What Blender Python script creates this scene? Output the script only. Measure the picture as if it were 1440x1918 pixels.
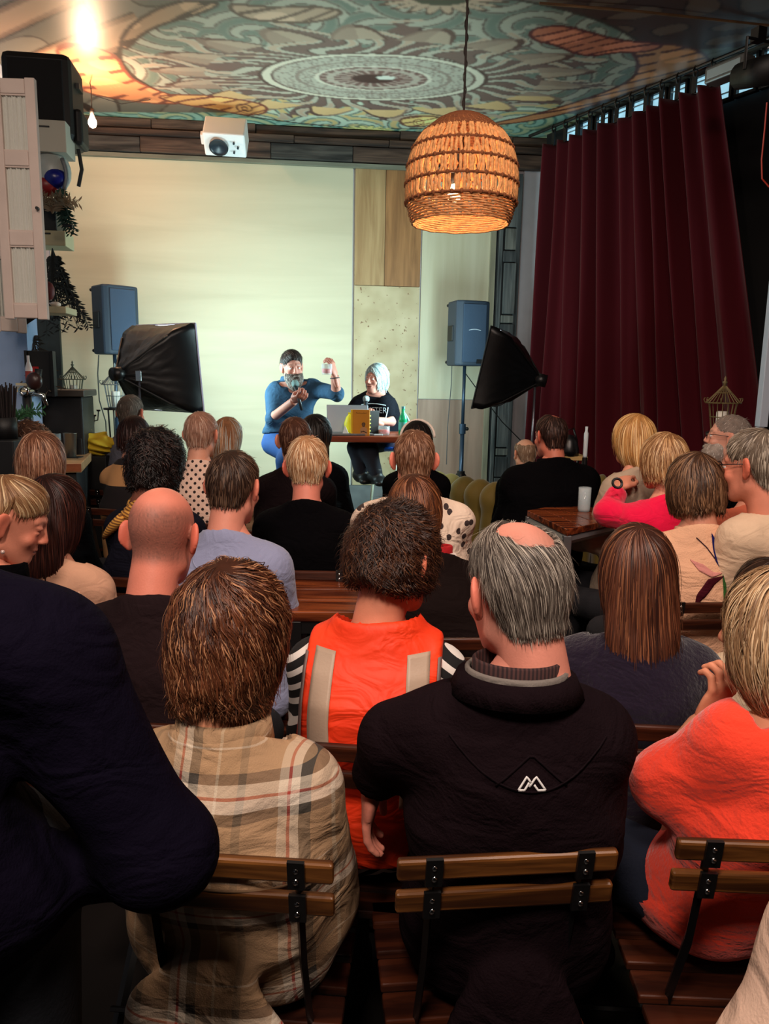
import bpy, bmesh, math, random
import numpy as np
from mathutils import Vector, Matrix
for o in list(bpy.data.objects): bpy.data.objects.remove(o)
rng = np.random.default_rng(7); random.seed(7)
S = bpy.context.scene; COL = S.collection
# ---------------- camera, world, lights, exposure ----------------
PITCH, ROLL = math.radians(9.85), math.radians(1.0)
F = np.array([0, math.cos(PITCH), -math.sin(PITCH)]); U0 = np.array([0, math.sin(PITCH), math.cos(PITCH)]); R0 = np.array([1., 0, 0])
RR = R0*math.cos(ROLL)+U0*math.sin(ROLL); UU = -R0*math.sin(ROLL)+U0*math.cos(ROLL)
CAM = np.array([0, 0, 1.55])
cd = bpy.data.cameras.new('camera'); cam = bpy.data.objects.new('camera', cd); COL.objects.link(cam)
m = Matrix.Identity(4)
for i in range(3): m[i][0] = RR[i]; m[i][1] = UU[i]; m[i][2] = -F[i]; m[i][3] = CAM[i]
cam.matrix_world = m; cd.sensor_fit = 'VERTICAL'; cd.sensor_height = 24; cd.sensor_width = 24; cd.lens = 24*1440/1918; cd.clip_start = .05
S.camera = cam
def ray(x, y): return F*1440+RR*(x-720)-UU*(y-959)
def P(x, y, Y):
    r = ray(x, y); return CAM+r*(Y/r[1])
def PZ(x, y, z):
    r = ray(x, y); return CAM+r*((z-1.55)/r[2])
def PP(x, y, o, n):
    r = ray(x, y); return CAM+r*(np.dot(np.asarray(o)-CAM, n)/np.dot(r, n))
w = bpy.data.worlds.new('world'); S.world = w; w.use_nodes = True
w.node_tree.nodes['Background'].inputs[0].default_value = (.25, .2, .18, 1); w.node_tree.nodes['Background'].inputs[1].default_value = .035
S.view_settings.view_transform = 'Standard'; S.view_settings.look = 'None'; S.view_settings.gamma = 1; S.view_settings.use_curve_mapping = False
S.view_settings.exposure = 0.0
def area(name, loc, to, size, power, col, sy=None, spread=180):
    l = bpy.data.lights.new(name, 'AREA'); l.energy = power; l.color = col; l.size = size; l.spread = math.radians(spread)
    if sy: l.shape = 'RECTANGLE'; l.size_y = sy
    o = bpy.data.objects.new(name, l); COL.objects.link(o); o.location = loc
    o.rotation_euler = (Vector(to)-Vector(loc)).to_track_quat('-Z', 'Y').to_euler(); return o
def point(name, loc, power, col, r=.03):
    l = bpy.data.lights.new(name, 'POINT'); l.energy = power; l.color = col; l.shadow_soft_size = r
    o = bpy.data.objects.new(name, l); COL.objects.link(o); o.location = loc; return o
# house lights above the audience (behind and over the camera), warm
area('house_light_back', (-.3, -.5, 3.35), (0, 2.0, .9), .5, 42, (1, .82, .70), spread=140)
area('house_light_right', (1.0, .6, 3.4), (.9, 2.3, .8), .4, 16, (1, .80, .68), spread=110)
area('house_light_left', (-1.4, 1.0, 3.5), (-.9, 3.2, .9), .4, 22, (1, .78, .62))
area('house_light_mid', (.5, 2.0, 3.6), (.5, 3.7, .8), .4, 16, (1, .80, .68), spread=120)
# stage softboxes: the lamps sit just in front of their diffusers
SBL_C = P(318, 690, 5.5); SBL_N = np.array([.55, .83, .10]); SBL_N /= np.linalg.norm(SBL_N)
SBR_C = P(915, 690, 5.6); SBR_N = np.array([-.93, .30, .20]); SBR_N /= np.linalg.norm(SBR_N)
area('softbox_lamp_left', SBL_C+SBL_N*.03, SBL_C+SBL_N, .5, 49, (.66, .96, .98), .56)
area('softbox_lamp_right', SBR_C+SBR_N*.03, SBR_C+SBR_N, .5, 49, (.66, .96, .98), .56)
BULB = P(173, 228, 6.2); LAMP = P(865, 385, 3.62)
point('bare_bulb_lamp', BULB+np.array([0, -.02, -.0]), 85, (1, .60, .36), .04)
point('pendant_lamp_light', P(850, 368, 3.6), 34, (1, .74, .50), .035)
# ---------------- helpers ----------------
def lin(c):
    c = np.asarray(c, float)/255.; return np.where(c <= .04045, c/12.92, ((c+.055)/1.055)**2.4)
def L4(c): return tuple(lin(c))+(1.,)
def tagit(o, label=None, cat=None, group=None, kind=None):
    if label: o['label'] = label
    if cat: o['category'] = cat
    if group: o['group'] = group
    if kind: o['kind'] = kind
    return o
def empty(name, loc=(0, 0, 0), rz=0, **k):
    o = bpy.data.objects.new(name, None); COL.objects.link(o); o.location = loc; o.rotation_euler = (0, 0, rz); o.empty_display_size = .1
    return tagit(o, **k)
def link(name, me, mt=None, parent=None, smooth=False):
    if mt is not None: me.materials.clear(); me.materials.append(mt)
    o = bpy.data.objects.new(name, me); COL.objects.link(o)
    if parent: o.parent = parent
    if smooth: me.shade_smooth()
    return o
def qmesh(name, v, q, mt=None, parent=None, col=None, smooth=True):
    me = bpy.data.meshes.new(name); v = np.asarray(v, np.float32); q = np.asarray(q, np.int32)
    me.vertices.add(len(v)); me.vertices.foreach_set('co', v.ravel())
    k = q.shape[1]; me.loops.add(q.size); me.loops.foreach_set('vertex_index', q.ravel())
    me.polygons.add(len(q)); me.polygons.foreach_set('loop_start', np.arange(0, q.size, k, dtype=np.int32))
    me.update(calc_edges=True)
    if smooth: me.shade_smooth()
    if col is not None:
        a = me.color_attributes.new('Col', 'FLOAT_COLOR', 'POINT'); c = np.ones((len(v), 4), np.float32); c[:, :3] = col
        a.data.foreach_set('color', c.ravel())
    return link(name, me, mt, parent)
class MB:
    def __init__(s): s.v = []; s.f = []
    def add(s, v, f):
        n = len(s.v); s.v += [tuple(map(float, a)) for a in v]; s.f += [tuple(n+i for i in a) for a in f]; return s
    def box(s, c, d, rot=None):
        c = np.asarray(c, float); d = np.asarray(d, float)/2
        v = np.array([[x, y, z] for x in (-1, 1) for y in (-1, 1) for z in (-1, 1)])*d
        if rot is not None: v = v@np.asarray(rot).T
        return s.add(v+c, [(0, 1, 3, 2), (4, 6, 7, 5), (0, 4, 5, 1), (2, 3, 7, 6), (0, 2, 6, 4), (1, 5, 7, 3)])
    def tube(s, pts, r, n=8, cap=True, flat=1.):
        pts = np.asarray(pts, float); m_ = len(pts); r = np.broadcast_to(np.asarray(r, float), (m_,))
        T = np.gradient(pts, axis=0); T /= np.linalg.norm(T, axis=1)[:, None]+1e-9
        a = np.array([0, 0, 1.]) if abs(T[0][2]) < .9 else np.array([1., 0, 0]); V = []
        for i in range(m_):
            b = np.cross(T[i], a); b /= np.linalg.norm(b)+1e-9; a = np.cross(b, T[i])
            for k in range(n):
                t = 2*math.pi*k/n; V.append(pts[i]+r[i]*(b*math.cos(t)+a*math.sin(t)*flat))
        f = [(i*n+k, i*n+(k+1) % n, (i+1)*n+(k+1) % n, (i+1)*n+k) for i in range(m_-1) for k in range(n)]
        if cap: f += [tuple(range(n))[::-1], tuple((m_-1)*n+k for k in range(n))]
        return s.add(V, f)
    def cyl(s, a, b, r, r2=None, n=16): return s.tube([a, b], [r, r if r2 is None else r2], n)
    def lathe(s, c, prof, n=24, rot=None, cap=False):
        V = []; c = np.asarray(c, float)
        for r, z in prof:
            for k in range(n): t = 2*math.pi*k/n; V.append((r*math.cos(t), r*math.sin(t), z))
        V = np.array(V)
        if rot is not None: V = V@np.asarray(rot).T
        m_ = len(prof); f = [(i*n+k, i*n+(k+1) % n, (i+1)*n+(k+1) % n, (i+1)*n+k) for i in range(m_-1) for k in range(n)]
        if cap: f += [tuple(range(n))[::-1], tuple((m_-1)*n+k for k in range(n))]
        return s.add(V+c, f)
    def ball(s, c, r, n=14):
        r = np.broadcast_to(np.asarray(r, float), (3,)); m_ = n//2; V = []
        for i in range(m_+1):
            p = math.pi*i/m_
            for k in range(n): t = 2*math.pi*k/n; V.append((math.sin(p)*math.cos(t)*r[0], math.sin(p)*math.sin(t)*r[1], math.cos(p)*r[2]))
        return s.add(np.array(V)+np.asarray(c), [(i*n+k, (i+1)*n+k, (i+1)*n+(k+1) % n, i*n+(k+1) % n) for i in range(m_) for k in range(n)])
    def build(s, name, mt=None, parent=None, smooth=False, bevel=0, **k):
        me = bpy.data.meshes.new(name); me.from_pydata(s.v, [], s.f); me.update()
        o = link(name, me, mt, parent, smooth)
        if bevel:
            b = o.modifiers.new('bevel', 'BEVEL'); b.width = bevel; b.segments = 2; b.limit_method = 'ANGLE'
        return tagit(o, **k)
def rotz(a): c, s_ = math.cos(a), math.sin(a); return np.array([[c, -s_, 0], [s_, c, 0], [0, 0, 1.]])
def rotx(a): c, s_ = math.cos(a), math.sin(a); return np.array([[1, 0, 0], [0, c, -s_], [0, s_, c.real]])
def roty(a): c, s_ = math.cos(a), math.sin(a); return np.array([[c, 0, s_], [0, 1, 0], [-s_, 0, c]])
def basis(x, up):  # columns x, y, z with x along dir
    x = np.asarray(x, float); x = x/np.linalg.norm(x); z = np.asarray(up, float)-np.dot(up, x)*x; z /= np.linalg.norm(z)
    return np.stack([x, np.cross(z, x), z], 1)
# ---------------- materials ----------------
MATS = {}
def mat(name, col=(128, 128, 128), rough=.6, metal=0, bump=0, bscale=200, var=0, vscale=8, emit=0, trans=0, alpha=1, sss=0, sheen=0, attr=False, bstretch=None, spec=.5, ior=1.45, emitcol=None, coat=0, wr=0):
    if name in MATS: return MATS[name]
    M = bpy.data.materials.new(name); M.use_nodes = True; nt = M.node_tree; b = nt.nodes['Principled BSDF']
    b.inputs['Roughness'].default_value = rough; b.inputs['Metallic'].default_value = metal; b.inputs['Transmission Weight'].default_value = trans
    b.inputs['Alpha'].default_value = alpha; b.inputs['Specular IOR Level'].default_value = spec; b.inputs['IOR'].default_value = ior; b.inputs['Coat Weight'].default_value = coat
    if sss: b.inputs['Subsurface Weight'].default_value = sss; b.inputs['Subsurface Radius'].default_value = (.01, .004, .002); b.inputs['Subsurface Scale'].default_value = 1
    if sheen: b.inputs['Sheen Weight'].default_value = sheen; b.inputs['Sheen Roughness'].default_value = .5
    base = None; tc = nt.nodes.new('ShaderNodeTexCoord')
    if attr:
        a = nt.nodes.new('ShaderNodeVertexColor'); a.layer_name = 'Col'; base = a.outputs[0]
    else:
        r = nt.nodes.new('ShaderNodeRGB'); r.outputs[0].default_value = L4(col); base = r.outputs[0]
    if var:
        n = nt.nodes.new('ShaderNodeTexNoise'); n.inputs['Scale'].default_value = vscale; n.inputs['Detail'].default_value = 6
        src = tc.outputs['Object']
        if bstretch:
            mp = nt.nodes.new('ShaderNodeMapping'); mp.inputs['Scale'].default_value = bstretch; nt.links.new(src, mp.inputs[0]); src = mp.outputs[0]
        nt.links.new(src, n.inputs[0])
        mr = nt.nodes.new('ShaderNodeMapRange'); mr.inputs[1].default_value = .3; mr.inputs[2].default_value = .7; mr.inputs[3].default_value = 1-var; mr.inputs[4].default_value = 1+var*.6
        nt.links.new(n.outputs['Fac'], mr.inputs[0])
        mx = nt.nodes.new('ShaderNodeVectorMath'); mx.operation = 'MULTIPLY'; nt.links.new(base, mx.inputs[0]); nt.links.new(mr.outputs[0], mx.inputs[1]); base = mx.outputs[0]
    nt.links.new(base, b.inputs['Base Color'])
    if emit: b.inputs['Emission Color'].default_value = L4(emitcol or col); b.inputs['Emission Strength'].default_value = emit
    if bump:
        n = nt.nodes.new('ShaderNodeTexNoise'); n.inputs['Scale'].default_value = bscale; n.inputs['Detail'].default_value = 4
        src = tc.outputs['Object']
        if bstretch:
            mp = nt.nodes.new('ShaderNodeMapping'); mp.inputs['Scale'].default_value = bstretch; nt.links.new(src, mp.inputs[0]); src = mp.outputs[0]
        nt.links.new(src, n.inputs[0]); bp = nt.nodes.new('ShaderNodeBump'); bp.inputs['Strength'].default_value = bump; bp.inputs['Distance'].default_value = .004
        nt.links.new(n.outputs['Fac'], bp.inputs['Height']); nt.links.new(bp.outputs[0], b.inputs['Normal'])
    if wr:
        n = nt.nodes.new('ShaderNodeTexNoise'); n.inputs['Scale'].default_value = 9; n.inputs['Detail'].default_value = 2.5; n.inputs['Distortion'].default_value = 1.6
        mp = nt.nodes.new('ShaderNodeMapping'); mp.inputs['Scale'].default_value = (1, 1, 1.7); mp.inputs['Rotation'].default_value = (.3, .4, .2); nt.links.new(tc.outputs['Object'], mp.inputs[0]); nt.links.new(mp.outputs[0], n.inputs[0])
        bq = nt.nodes.new('ShaderNodeBump'); bq.inputs['Strength'].default_value = wr; bq.inputs['Distance'].default_value = .035; nt.links.new(n.outputs['Fac'], bq.inputs['Height'])
        if bump: nt.links.new(bq.outputs[0], bp.inputs['Normal'])
        else: nt.links.new(bq.outputs[0], b.inputs['Normal'])
    MATS[name] = M; return M
class X:  # tiny node expression wrapper
    def __init__(s, nt, o): s.nt = nt; s.o = o
    def _m(s, op, b=None, c=None):
        n = s.nt.nodes.new('ShaderNodeMath'); n.operation = op; s.nt.links.new(s.o, n.inputs[0])
        for i, q in ((1, b), (2, c)):
            if q is None: continue
            if isinstance(q, X): s.nt.links.new(q.o, n.inputs[i])
            else: n.inputs[i].default_value = q
        return X(s.nt, n.outputs[0])
    def __add__(s, b): return s._m('ADD', b)
    def __sub__(s, b): return s._m('SUBTRACT', b)
    def __mul__(s, b): return s._m('MULTIPLY', b)
    def __lt__(s, b): return s._m('LESS_THAN', b)
    def __gt__(s, b): return s._m('GREATER_THAN', b)
    def fr(s): return s._m('FRACT')
    def abs(s): return s._m('ABSOLUTE')
    def max(s, b): return s._m('MAXIMUM', b)
    def min(s, b): return s._m('MINIMUM', b)
    def sqrt(s): return s._m('SQRT')
    def sin(s): return s._m('SINE')
def mixc(nt, f, a, b):
    n = nt.nodes.new('ShaderNodeMix'); n.data_type = 'RGBA'
    if isinstance(f, X): nt.links.new(f.o, n.inputs[0])
    else: n.inputs[0].default_value = f
    for i, q in ((6, a), (7, b)):
        if isinstance(q, tuple): n.inputs[i].default_value = L4(q)
        else: nt.links.new(q, n.inputs[i])
    return n.outputs[2]
def pat(name, fn, **k):  # material whose base colour is made by fn(nt, x, y, z, noise)
    if name in MATS: return MATS[name]
    M = mat(name, **k); nt = M.node_tree; tc = nt.nodes.new('ShaderNodeTexCoord'); sp = nt.nodes.new('ShaderNodeSeparateXYZ'); nt.links.new(tc.outputs['Object'], sp.inputs[0])
    n = nt.nodes.new('ShaderNodeTexNoise'); n.inputs['Scale'].default_value = 6; nt.links.new(tc.outputs['Object'], n.inputs[0])
    c = fn(nt, X(nt, sp.outputs[0]), X(nt, sp.outputs[1]), X(nt, sp.outputs[2]), X(nt, n.outputs['Fac']), tc)
    nt.links.new(c, nt.nodes['Principled BSDF'].inputs['Base Color']); return M
def ramp(nt, f, stops, interp='CONSTANT'):
    n = nt.nodes.new('ShaderNodeValToRGB'); n.color_ramp.interpolation = interp; e = n.color_ramp.elements
    while len(e) > 1: e.remove(e[-1])
    e[0].position = stops[0][0]; e[0].color = L4(stops[0][1])
    for p_, c in stops[1:]:
        q = e.new(p_); q.color = L4(c)
    nt.links.new(f.o, n.inputs[0]); return n.outputs[0]
# wood with grain running along one axis
def wood(name, c1, c2, axis=0, scale=1., rough=.5, bump=.2, dark=None, fine=40):
    if name in MATS: return MATS[name]
    def fn(nt, x, y, z, nz, tc):
        mp = nt.nodes.new('ShaderNodeMapping'); s_ = [1., 1., 1.]
        for i in range(3): s_[i] = (1.2 if i == axis else 14)*scale
        mp.inputs['Scale'].default_value = s_; nt.links.new(tc.outputs['Object'], mp.inputs[0])
        n = nt.nodes.new('ShaderNodeTexNoise'); n.inputs['Scale'].default_value = 1.6; n.inputs['Detail'].default_value = 8; n.inputs['Distortion'].default_value = .6; nt.links.new(mp.outputs[0], n.inputs[0])
        f = X(nt, n.outputs['Fac']); st = [(.3, c1), (.7, c2)]
        if dark: st = [(.25, dark), (.42, c1), (.72, c2)]
        bp = nt.nodes.new('ShaderNodeBump'); bp.inputs['Strength'].default_value = bump; bp.inputs['Distance'].default_value = .005; nt.links.new(f.o, bp.inputs['Height']); nt.links.new(bp.outputs[0], nt.nodes['Principled BSDF'].inputs['Normal'])
        return ramp(nt, f, st, 'LINEAR')
    return pat(name, fn, rough=rough)
M_black = mat('black_matt', (10, 9, 10), .55, bump=.1); M_metal = mat('black_metal', (14, 13, 14), .4, spec=.6); M_chrome = mat('chrome', (200, 200, 200), .15, 1)
M_steel = mat('brushed_steel', (150, 145, 135), .35, .9, var=.15); M_white = mat('white_paint', (215, 210, 205), .6, var=.06, bump=.1, bscale=60)
M_dark = mat('dark_plaster', (16, 12, 12), .8, bump=.15, bscale=20); M_skin = mat('skin', attr=True, rough=.5, sss=.0, bump=.12, bscale=260, var=.10, vscale=18, spec=.35)
M_hair = mat('hair', attr=True, rough=.42, spec=.45); M_hairb = mat('hair_under', attr=True, rough=.7, spec=.15, bump=.5, bscale=120, var=.25, vscale=40)
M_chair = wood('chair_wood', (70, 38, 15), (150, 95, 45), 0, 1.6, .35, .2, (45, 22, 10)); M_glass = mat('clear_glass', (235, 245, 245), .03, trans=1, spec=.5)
M_glasspane = mat('thin_glass', (215, 230, 235), .05, alpha=.28)
# ---------------- signed distance modelling (numpy) ----------------
def nrm(a): return np.sqrt((a*a).sum(-1))
def cap_(p, a, b, ra, rb=None):
    a = np.asarray(a, float); b = np.asarray(b, float); rb = ra if rb is None else rb
    ab = b-a; t = np.clip(((p-a)@ab)/(ab@ab+1e-12), 0, 1); return nrm(p-a-t[:, None]*ab)-(ra+(rb-ra)*t)
def ell_(p, c, r, M=None):
    q = p-np.asarray(c, float)
    if M is not None: q = q@M
    r = np.asarray(r, float); k0 = nrm(q/r); k1 = nrm(q/(r*r))+1e-9; return k0*(k0-1)/k1
def smin(a, b, k): h = np.clip(.5+.5*(b-a)/k, 0, 1); return b+(a-b)*h-k*h*(1-h)
def smax(a, b, k): return -smin(-a, -b, k)
def sst(x, a, b): t = np.clip((x-a)/(b-a), 0, 1); return t*t*(3-2*t)
def fold(p, s=1., seed=0):  # warped sines: cloth folds
    r = np.random.default_rng(seed); o = r.uniform(0, 6, 6)
    x, y, z = p.T*s
    w_ = np.sin(7*x+5*z+o[0])+.8*np.sin(9*z-6*y+o[1]); w2 = np.sin(11*z+8*x+o[2]+w_)
    return .5*np.sin(14*x+22*z+1.6*w_+o[3])+.35*np.sin(30*z-17*x+1.8*w2+o[4])+.25*np.sin(26*x+19*y+2*w_+o[5])
def nets(fn, lo, hi, h):
    lo = np.asarray(lo, float); hi = np.asarray(hi, float); n = np.ceil((hi-lo)/h).astype(int)+1
    ax = [lo[i]+h*np.arange(n[i]) for i in range(3)]
    g = np.stack(np.meshgrid(*ax, indexing='ij'), -1).reshape(-1, 3); f = fn(g).reshape(n); s = f < 0
    c = n-1; acc = np.zeros((*c, 3)); cnt = np.zeros(c); Q = []
    edges = []
    for a in range(3):
        s0 = [slice(None)]*3; s1 = [slice(None)]*3; s0[a] = slice(0, -1); s1[a] = slice(1, None)
        f0, f1 = f[tuple(s0)], f[tuple(s1)]; m_ = s[tuple(s0)] != s[tuple(s1)]
        I = np.argwhere(m_); t = f0[m_]/(f0[m_]-f1[m_]); pos = I.astype(float); pos[:, a] += t
        b_, d_ = (a+1) % 3, (a+2) % 3
        ok = (I[:, b_] > 0) & (I[:, d_] > 0) & (I[:, b_] < c[b_]) & (I[:, d_] < c[d_])
        for db in (0, 1):
            for dd in (0, 1):
                J = I.copy(); J[:, b_] -= db; J[:, d_] -= dd; k = (J >= 0).all(1) & (J < c).all(1)
                np.add.at(acc, tuple(J[k].T), pos[k]); np.add.at(cnt, tuple(J[k].T), 1)
        edges.append((a, b_, d_, I[ok], s[tuple(s0)][m_][ok]))
    idx = -np.ones(c, int); mk = cnt > 0; idx[mk] = np.arange(mk.sum()); V = acc[mk]/cnt[mk][:, None]*h+lo
    for a, b_, d_, I, ins in edges:
        def cell(db, dd):
            J = I.copy(); J[:, b_] -= db; J[:, d_] -= dd; return idx[tuple(J.T)]
        q = np.stack([cell(1, 1), cell(0, 1), cell(0, 0), cell(1, 0)], 1); q[~ins] = q[~ins][:, ::-1]; Q.append(q)
    Q = np.concatenate(Q); return V, Q[(Q >= 0).all(1)]
def grad(fn, p, e=.002):
    g = np.stack([fn(p+d)-fn(p-d) for d in np.eye(3)*e], 1); return g/(nrm(g)[:, None]+1e-9)
# ---------------- head, hand ----------------
def head_sdf(p, jaw=1., smile=0., ear=1):
    px = np.abs(p[:, 0]); q = np.stack([px, p[:, 1], p[:, 2]], 1)
    f = ell_(p, (0, -.012, .03), (.075, .096, .089))
    f = smin(f, ell_(p, (0, .034, -.042), (.058*jaw, .058, .076)), .03)
    f = smin(f, ell_(p, (0, .068, -.098), (.024*jaw, .02, .018)), .03)
    f = smin(f, cap_(q, (.045*jaw, .0, -.07), (.02, .06, -.1), .02, .014), .03)
    f = smin(f, cap_(p, (0, -.022, -.03), (0, -.05, -.25), .056, .062), .025)
    f = smin(f, cap_(q, (.012, .083, .03), (.045, .068, .028), .009, .007), .012)
    f = smax(f, -ell_(q, (.031, .096, .008), (.017, .013, .011)), .012)
    f = smin(f, ell_(q, (.031, .0775, .0125), (.0145, .0125, .0085)), .004); f = smin(f, ell_(q, (.031, .0765, -.0035), (.0135, .0105, .006)), .004)
    f = smin(f, ell_(q, (.042, .066, -.03), (.018, .014, .016)), .02)
    f = smin(f, cap_(p, (0, .087, .016), (0, .106, -.026), .007, .0105), .012)
    f = smin(f, ell_(q, (.011, .098, -.03), (.008, .009, .007)), .006)
    f = smin(f, ell_(p, (0, .085, -.057+.0), (.024+.006*smile, .013, .0062)), .006)
    f = smin(f, ell_(p, (0, .083, -.07), (.019+.004*smile, .013, .007)), .006)
    f = smax(f, -ell_(q, (0, .1, -.0635-0.0), (.022+.007*smile, .016, .0015+.003*smile)), .003)
    if not ear: return f
    M = rotz(.72 if ear == 1 else .35); q = q+np.array([0 if ear == 1 else .006, 0, 0])
    e = ell_(q, (.090, -.014, .0), (.0085, .023, .036), M); e = smin(e, ell_(q, (.084, -.005, -.032), (.007, .010, .012), M), .01)
    e = smax(e, -ell_(q, (.0965, .0, .004), (.009, .014, .025), M), .004)
    return smin(f, e, .008)
HC = {}
def head_mesh(h, jaw, smile, ear=1):
    k = (h, round(jaw, 2), smile, ear)
    if k not in HC: HC[k] = nets(lambda p: head_sdf(p, jaw, smile, ear), (-.115, -.125, -.25), (.115, .125, .13), h)
    return HC[k]
def head_col(v, tone, red=.12, stub=None, lip=.25, beard=None):
    x, y, z = v.T; c = np.tile(tone, (len(v), 1)).astype(float)
    def mixin(wt, col): nonlocal c; c = c*(1-wt[:, None])+np.asarray(col)*wt[:, None]
    redc = tone*np.array([1.05, .62, .55])
    mixin(red*1.9*sst(np.abs(x), .078, .088)*(z < .045)*(z > -.05), redc)
    mixin(red*2*np.exp(-(((np.abs(x)-.04)/.02)**2+((y-.075)/.03)**2+((z+.025)/.022)**2)), redc)
    mixin(red*2*np.exp(-((x/.014)**2+((y-.105)/.02)**2+((z+.022)/.018)**2)), redc)
    mixin(lip*2*np.exp(-((x/.023)**2+((y-.095)/.012)**2+((z+.0635)/.010)**2)**2), lin((165, 70, 70)))
    mixin(.75*np.exp(-(((np.abs(x)-.032)/.018)**2+((y-.088)/.015)**2+((z-.031)/.0045)**2)), lin((70, 50, 38)))
    if stub:
        col, hi, amt = stub; m_ = sst(z, -.085, -.05)*(1-sst(z, hi-.02, hi+.03))*sst(-y, -.03, .03)*(1-sst(np.abs(x), .08, .084)); m_ = m_*(.8+.25*np.sin(x*900)*np.sin(y*800+z*500)*np.sin(z*1000)); mixin(amt*m_, lin(col))
    return c
FC = {}
def hand_mesh(curl=.35, spread=.08, h=.0045, thumb=.3, point=None):
    k = (curl, spread, h, thumb, point)
    if k in FC: return FC[k]
    segs = []
    for i in range(4):
        L = (.074, .082, .076, .06)[i]; b = np.array([.088-.004*abs(i-1), .031-.0205*i, .002]); a0 = spread*(1.5-i); c = curl if point != i else .12; ang = c*.6
        for j, fr in enumerate((.45, .31, .24)):
            d = np.array([math.cos(ang)*math.cos(a0), math.cos(ang)*math.sin(a0), -math.sin(ang)]); e = b+d*L*fr
            segs.append((b, e, .0092-.0008*j-.0006*(i == 3), .0086-.0008*j-.0006*(i == 3))); b = e; ang += c
    tb = np.array([.022, .03, -.004]); t1 = np.array([.05, .056-.02*thumb, -.012-.012*thumb]); t2 = np.array([.078, .066-.045*thumb, -.018-.02*thumb]); t3 = t2+np.array([.022, -.002-.012*thumb, -.004-.008*thumb])
    ts = [(tb, t1, .0145, .0115), (t1, t2, .011, .0095), (t2, t3, .0095, .008)]
    def fn(p):
        f = ell_(p, (.05, 0, 0), (.052, .041, .0145)); f = smin(f, ell_(p, (.022, 0, 0), (.03, .03, .016)), .015)
        f = smin(f, ell_(p, (-.03, 0, 0), (.06, .027, .02)), .012)
        for i in range(4):
            g = None
            for s_ in segs[i*3:i*3+3]: c_ = cap_(p, *s_); g = c_ if g is None else smin(g, c_, .003)
            f = smin(f, g, .005)
        g = None
        for s_ in ts: c_ = cap_(p, *s_); g = c_ if g is None else smin(g, c_, .006)
        return smin(f, g, .008)
    FC[k] = nets(fn, (-.095, -.07, -.115), (.20, .095, .04), h); return FC[k]
# ---------------- hair ----------------
def zline(y, low=-.075, side=.012):
    return np.interp(y, [-.06, -.035, -.005, .02, .05, .075, .09], [low, low+.02, side+.018, side+.01, side+.02, .066, .08])
CRAN = lambda p, th=0: ell_(p, (0, -.012, .03), (.075, .096, .089))-th
def hair_sdf(st):
    s = st['style']; th = st.get('th', .014)*.75; low = st.get('low', -.075); L = st.get('len', .3); sd = st.get('seed', 1); side = st.get('side', .012)
    def lump(p, a, k): return a*(np.sin(p[:, 0]*k+sd+1.5*np.sin(p[:, 2]*k*.7))*np.sin(p[:, 1]*k*1.1+sd*2)*np.sin(p[:, 2]*k*.9+sd*3+np.sin(p[:, 0]*k*.8)))
    if s in ('short', 'bald', 'curlyshort'):
        def fn(p):
            zl = zline(p[:, 1], low, side); t = th*(.25+.75*sst(p[:, 2]-zl, 0, .055))
            f = smin(CRAN(p), cap_(p, (0, -.036, .0), (0, -.036, -.07), .058), .03)-t
            if st.get('top'): f = smin(f, ell_(p, (0, -.0, .075), (.062, .085, .045+st['top'])), .03)
            if st.get('lump'): f = f-lump(p, st['lump'], st.get('lk', 80))
            f = smax(f, (zl-p[:, 2])*.8, .006)
            if s == 'bald': cx, r = st.get('crown', (0, -.03, .12)), st.get('br', .07); r = r*(1+.05*np.sin(np.arctan2(p[:, 1]-cx[1], p[:, 0]-cx[0])*5+sd)+.03*np.sin(np.arctan2(p[:, 1]-cx[1], p[:, 0]-cx[0])*11)); f = smax(f, r-nrm((p-np.array(cx))*np.array([1, st.get('by', .8), 1])), .01)
            return smax(f, -(CRAN(p)+.006), .002)
    elif s in ('bob', 'curly', 'wavy', 'long', 'pony'):
        bw = st.get('bw', .094); bot = st.get('bot', -.115)
        def fn(p):
            f = smin(ell_(p, (0, -.014, .03), (.075+th, .098+th, .089+th)), ell_(p, (0, -.02, -.035), (bw, .1+th*.6, .1-bot*.25)), .035) if s != 'pony' else CRAN(p)-th
            if s == 'pony':
                f = smin(f, cap_(p, (0, -.105, .045), (0, -.135, .0), .02, .026), .02); f = smin(f, cap_(p, (0, -.135, .0), (0, -.125, -.02-L*.5), .028, .018), .02)
                return smax(f, (zline(p[:, 1], low, side)-.0-p[:, 2])*.8*(p[:, 1] > -.085)-1*(p[:, 1] <= -.085), .01)
            if s == 'long':
                f = smin(f, ell_(p, (st.get('lx', 0), -.066-.10*L, -.05-L*.42), (bw*.98, .042, .06+L*.6), rotx(-.12)), .04)
                b_ = -.05-L+.03*np.sin(p[:, 0]*60+sd)
            else: b_ = bot+.012*np.sin(p[:, 0]*50+sd)
            if st.get('lump'): f = f-lump(p, st['lump'], st.get('lk', 80))
            f = smax(f, b_-p[:, 2], .02)
            f = smax(f, -(ell_(p, (st.get('ox', 0), .13, -.045), (st.get('open', .066), .095, .125))), .012)  # face opening
            f = smax(f, -cap_(p, (0, .07, -.12), (0, .04, -.3), .06), .02)
            return f
    elif s == 'beard':
        def fn(p):
            f = smin(ell_(p, (0, .042, -.072), (.070, .066, .066)), ell_(p, (0, .066, -.118), (.046, .044, .05)), .03)-.004
            f = smax(f, p[:, 2]-np.interp(np.abs(p[:, 0]), [0, .022, .045, .06, .075], [-.043, -.041, -.034, -.01, .03]), .008)
            f = smax(f, -(p[:, 1]-.0), .008)
            return smax(f, -ell_(p, (0, .11, -.0655), (.022, .022, .006)), .004)
    return fn
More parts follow.
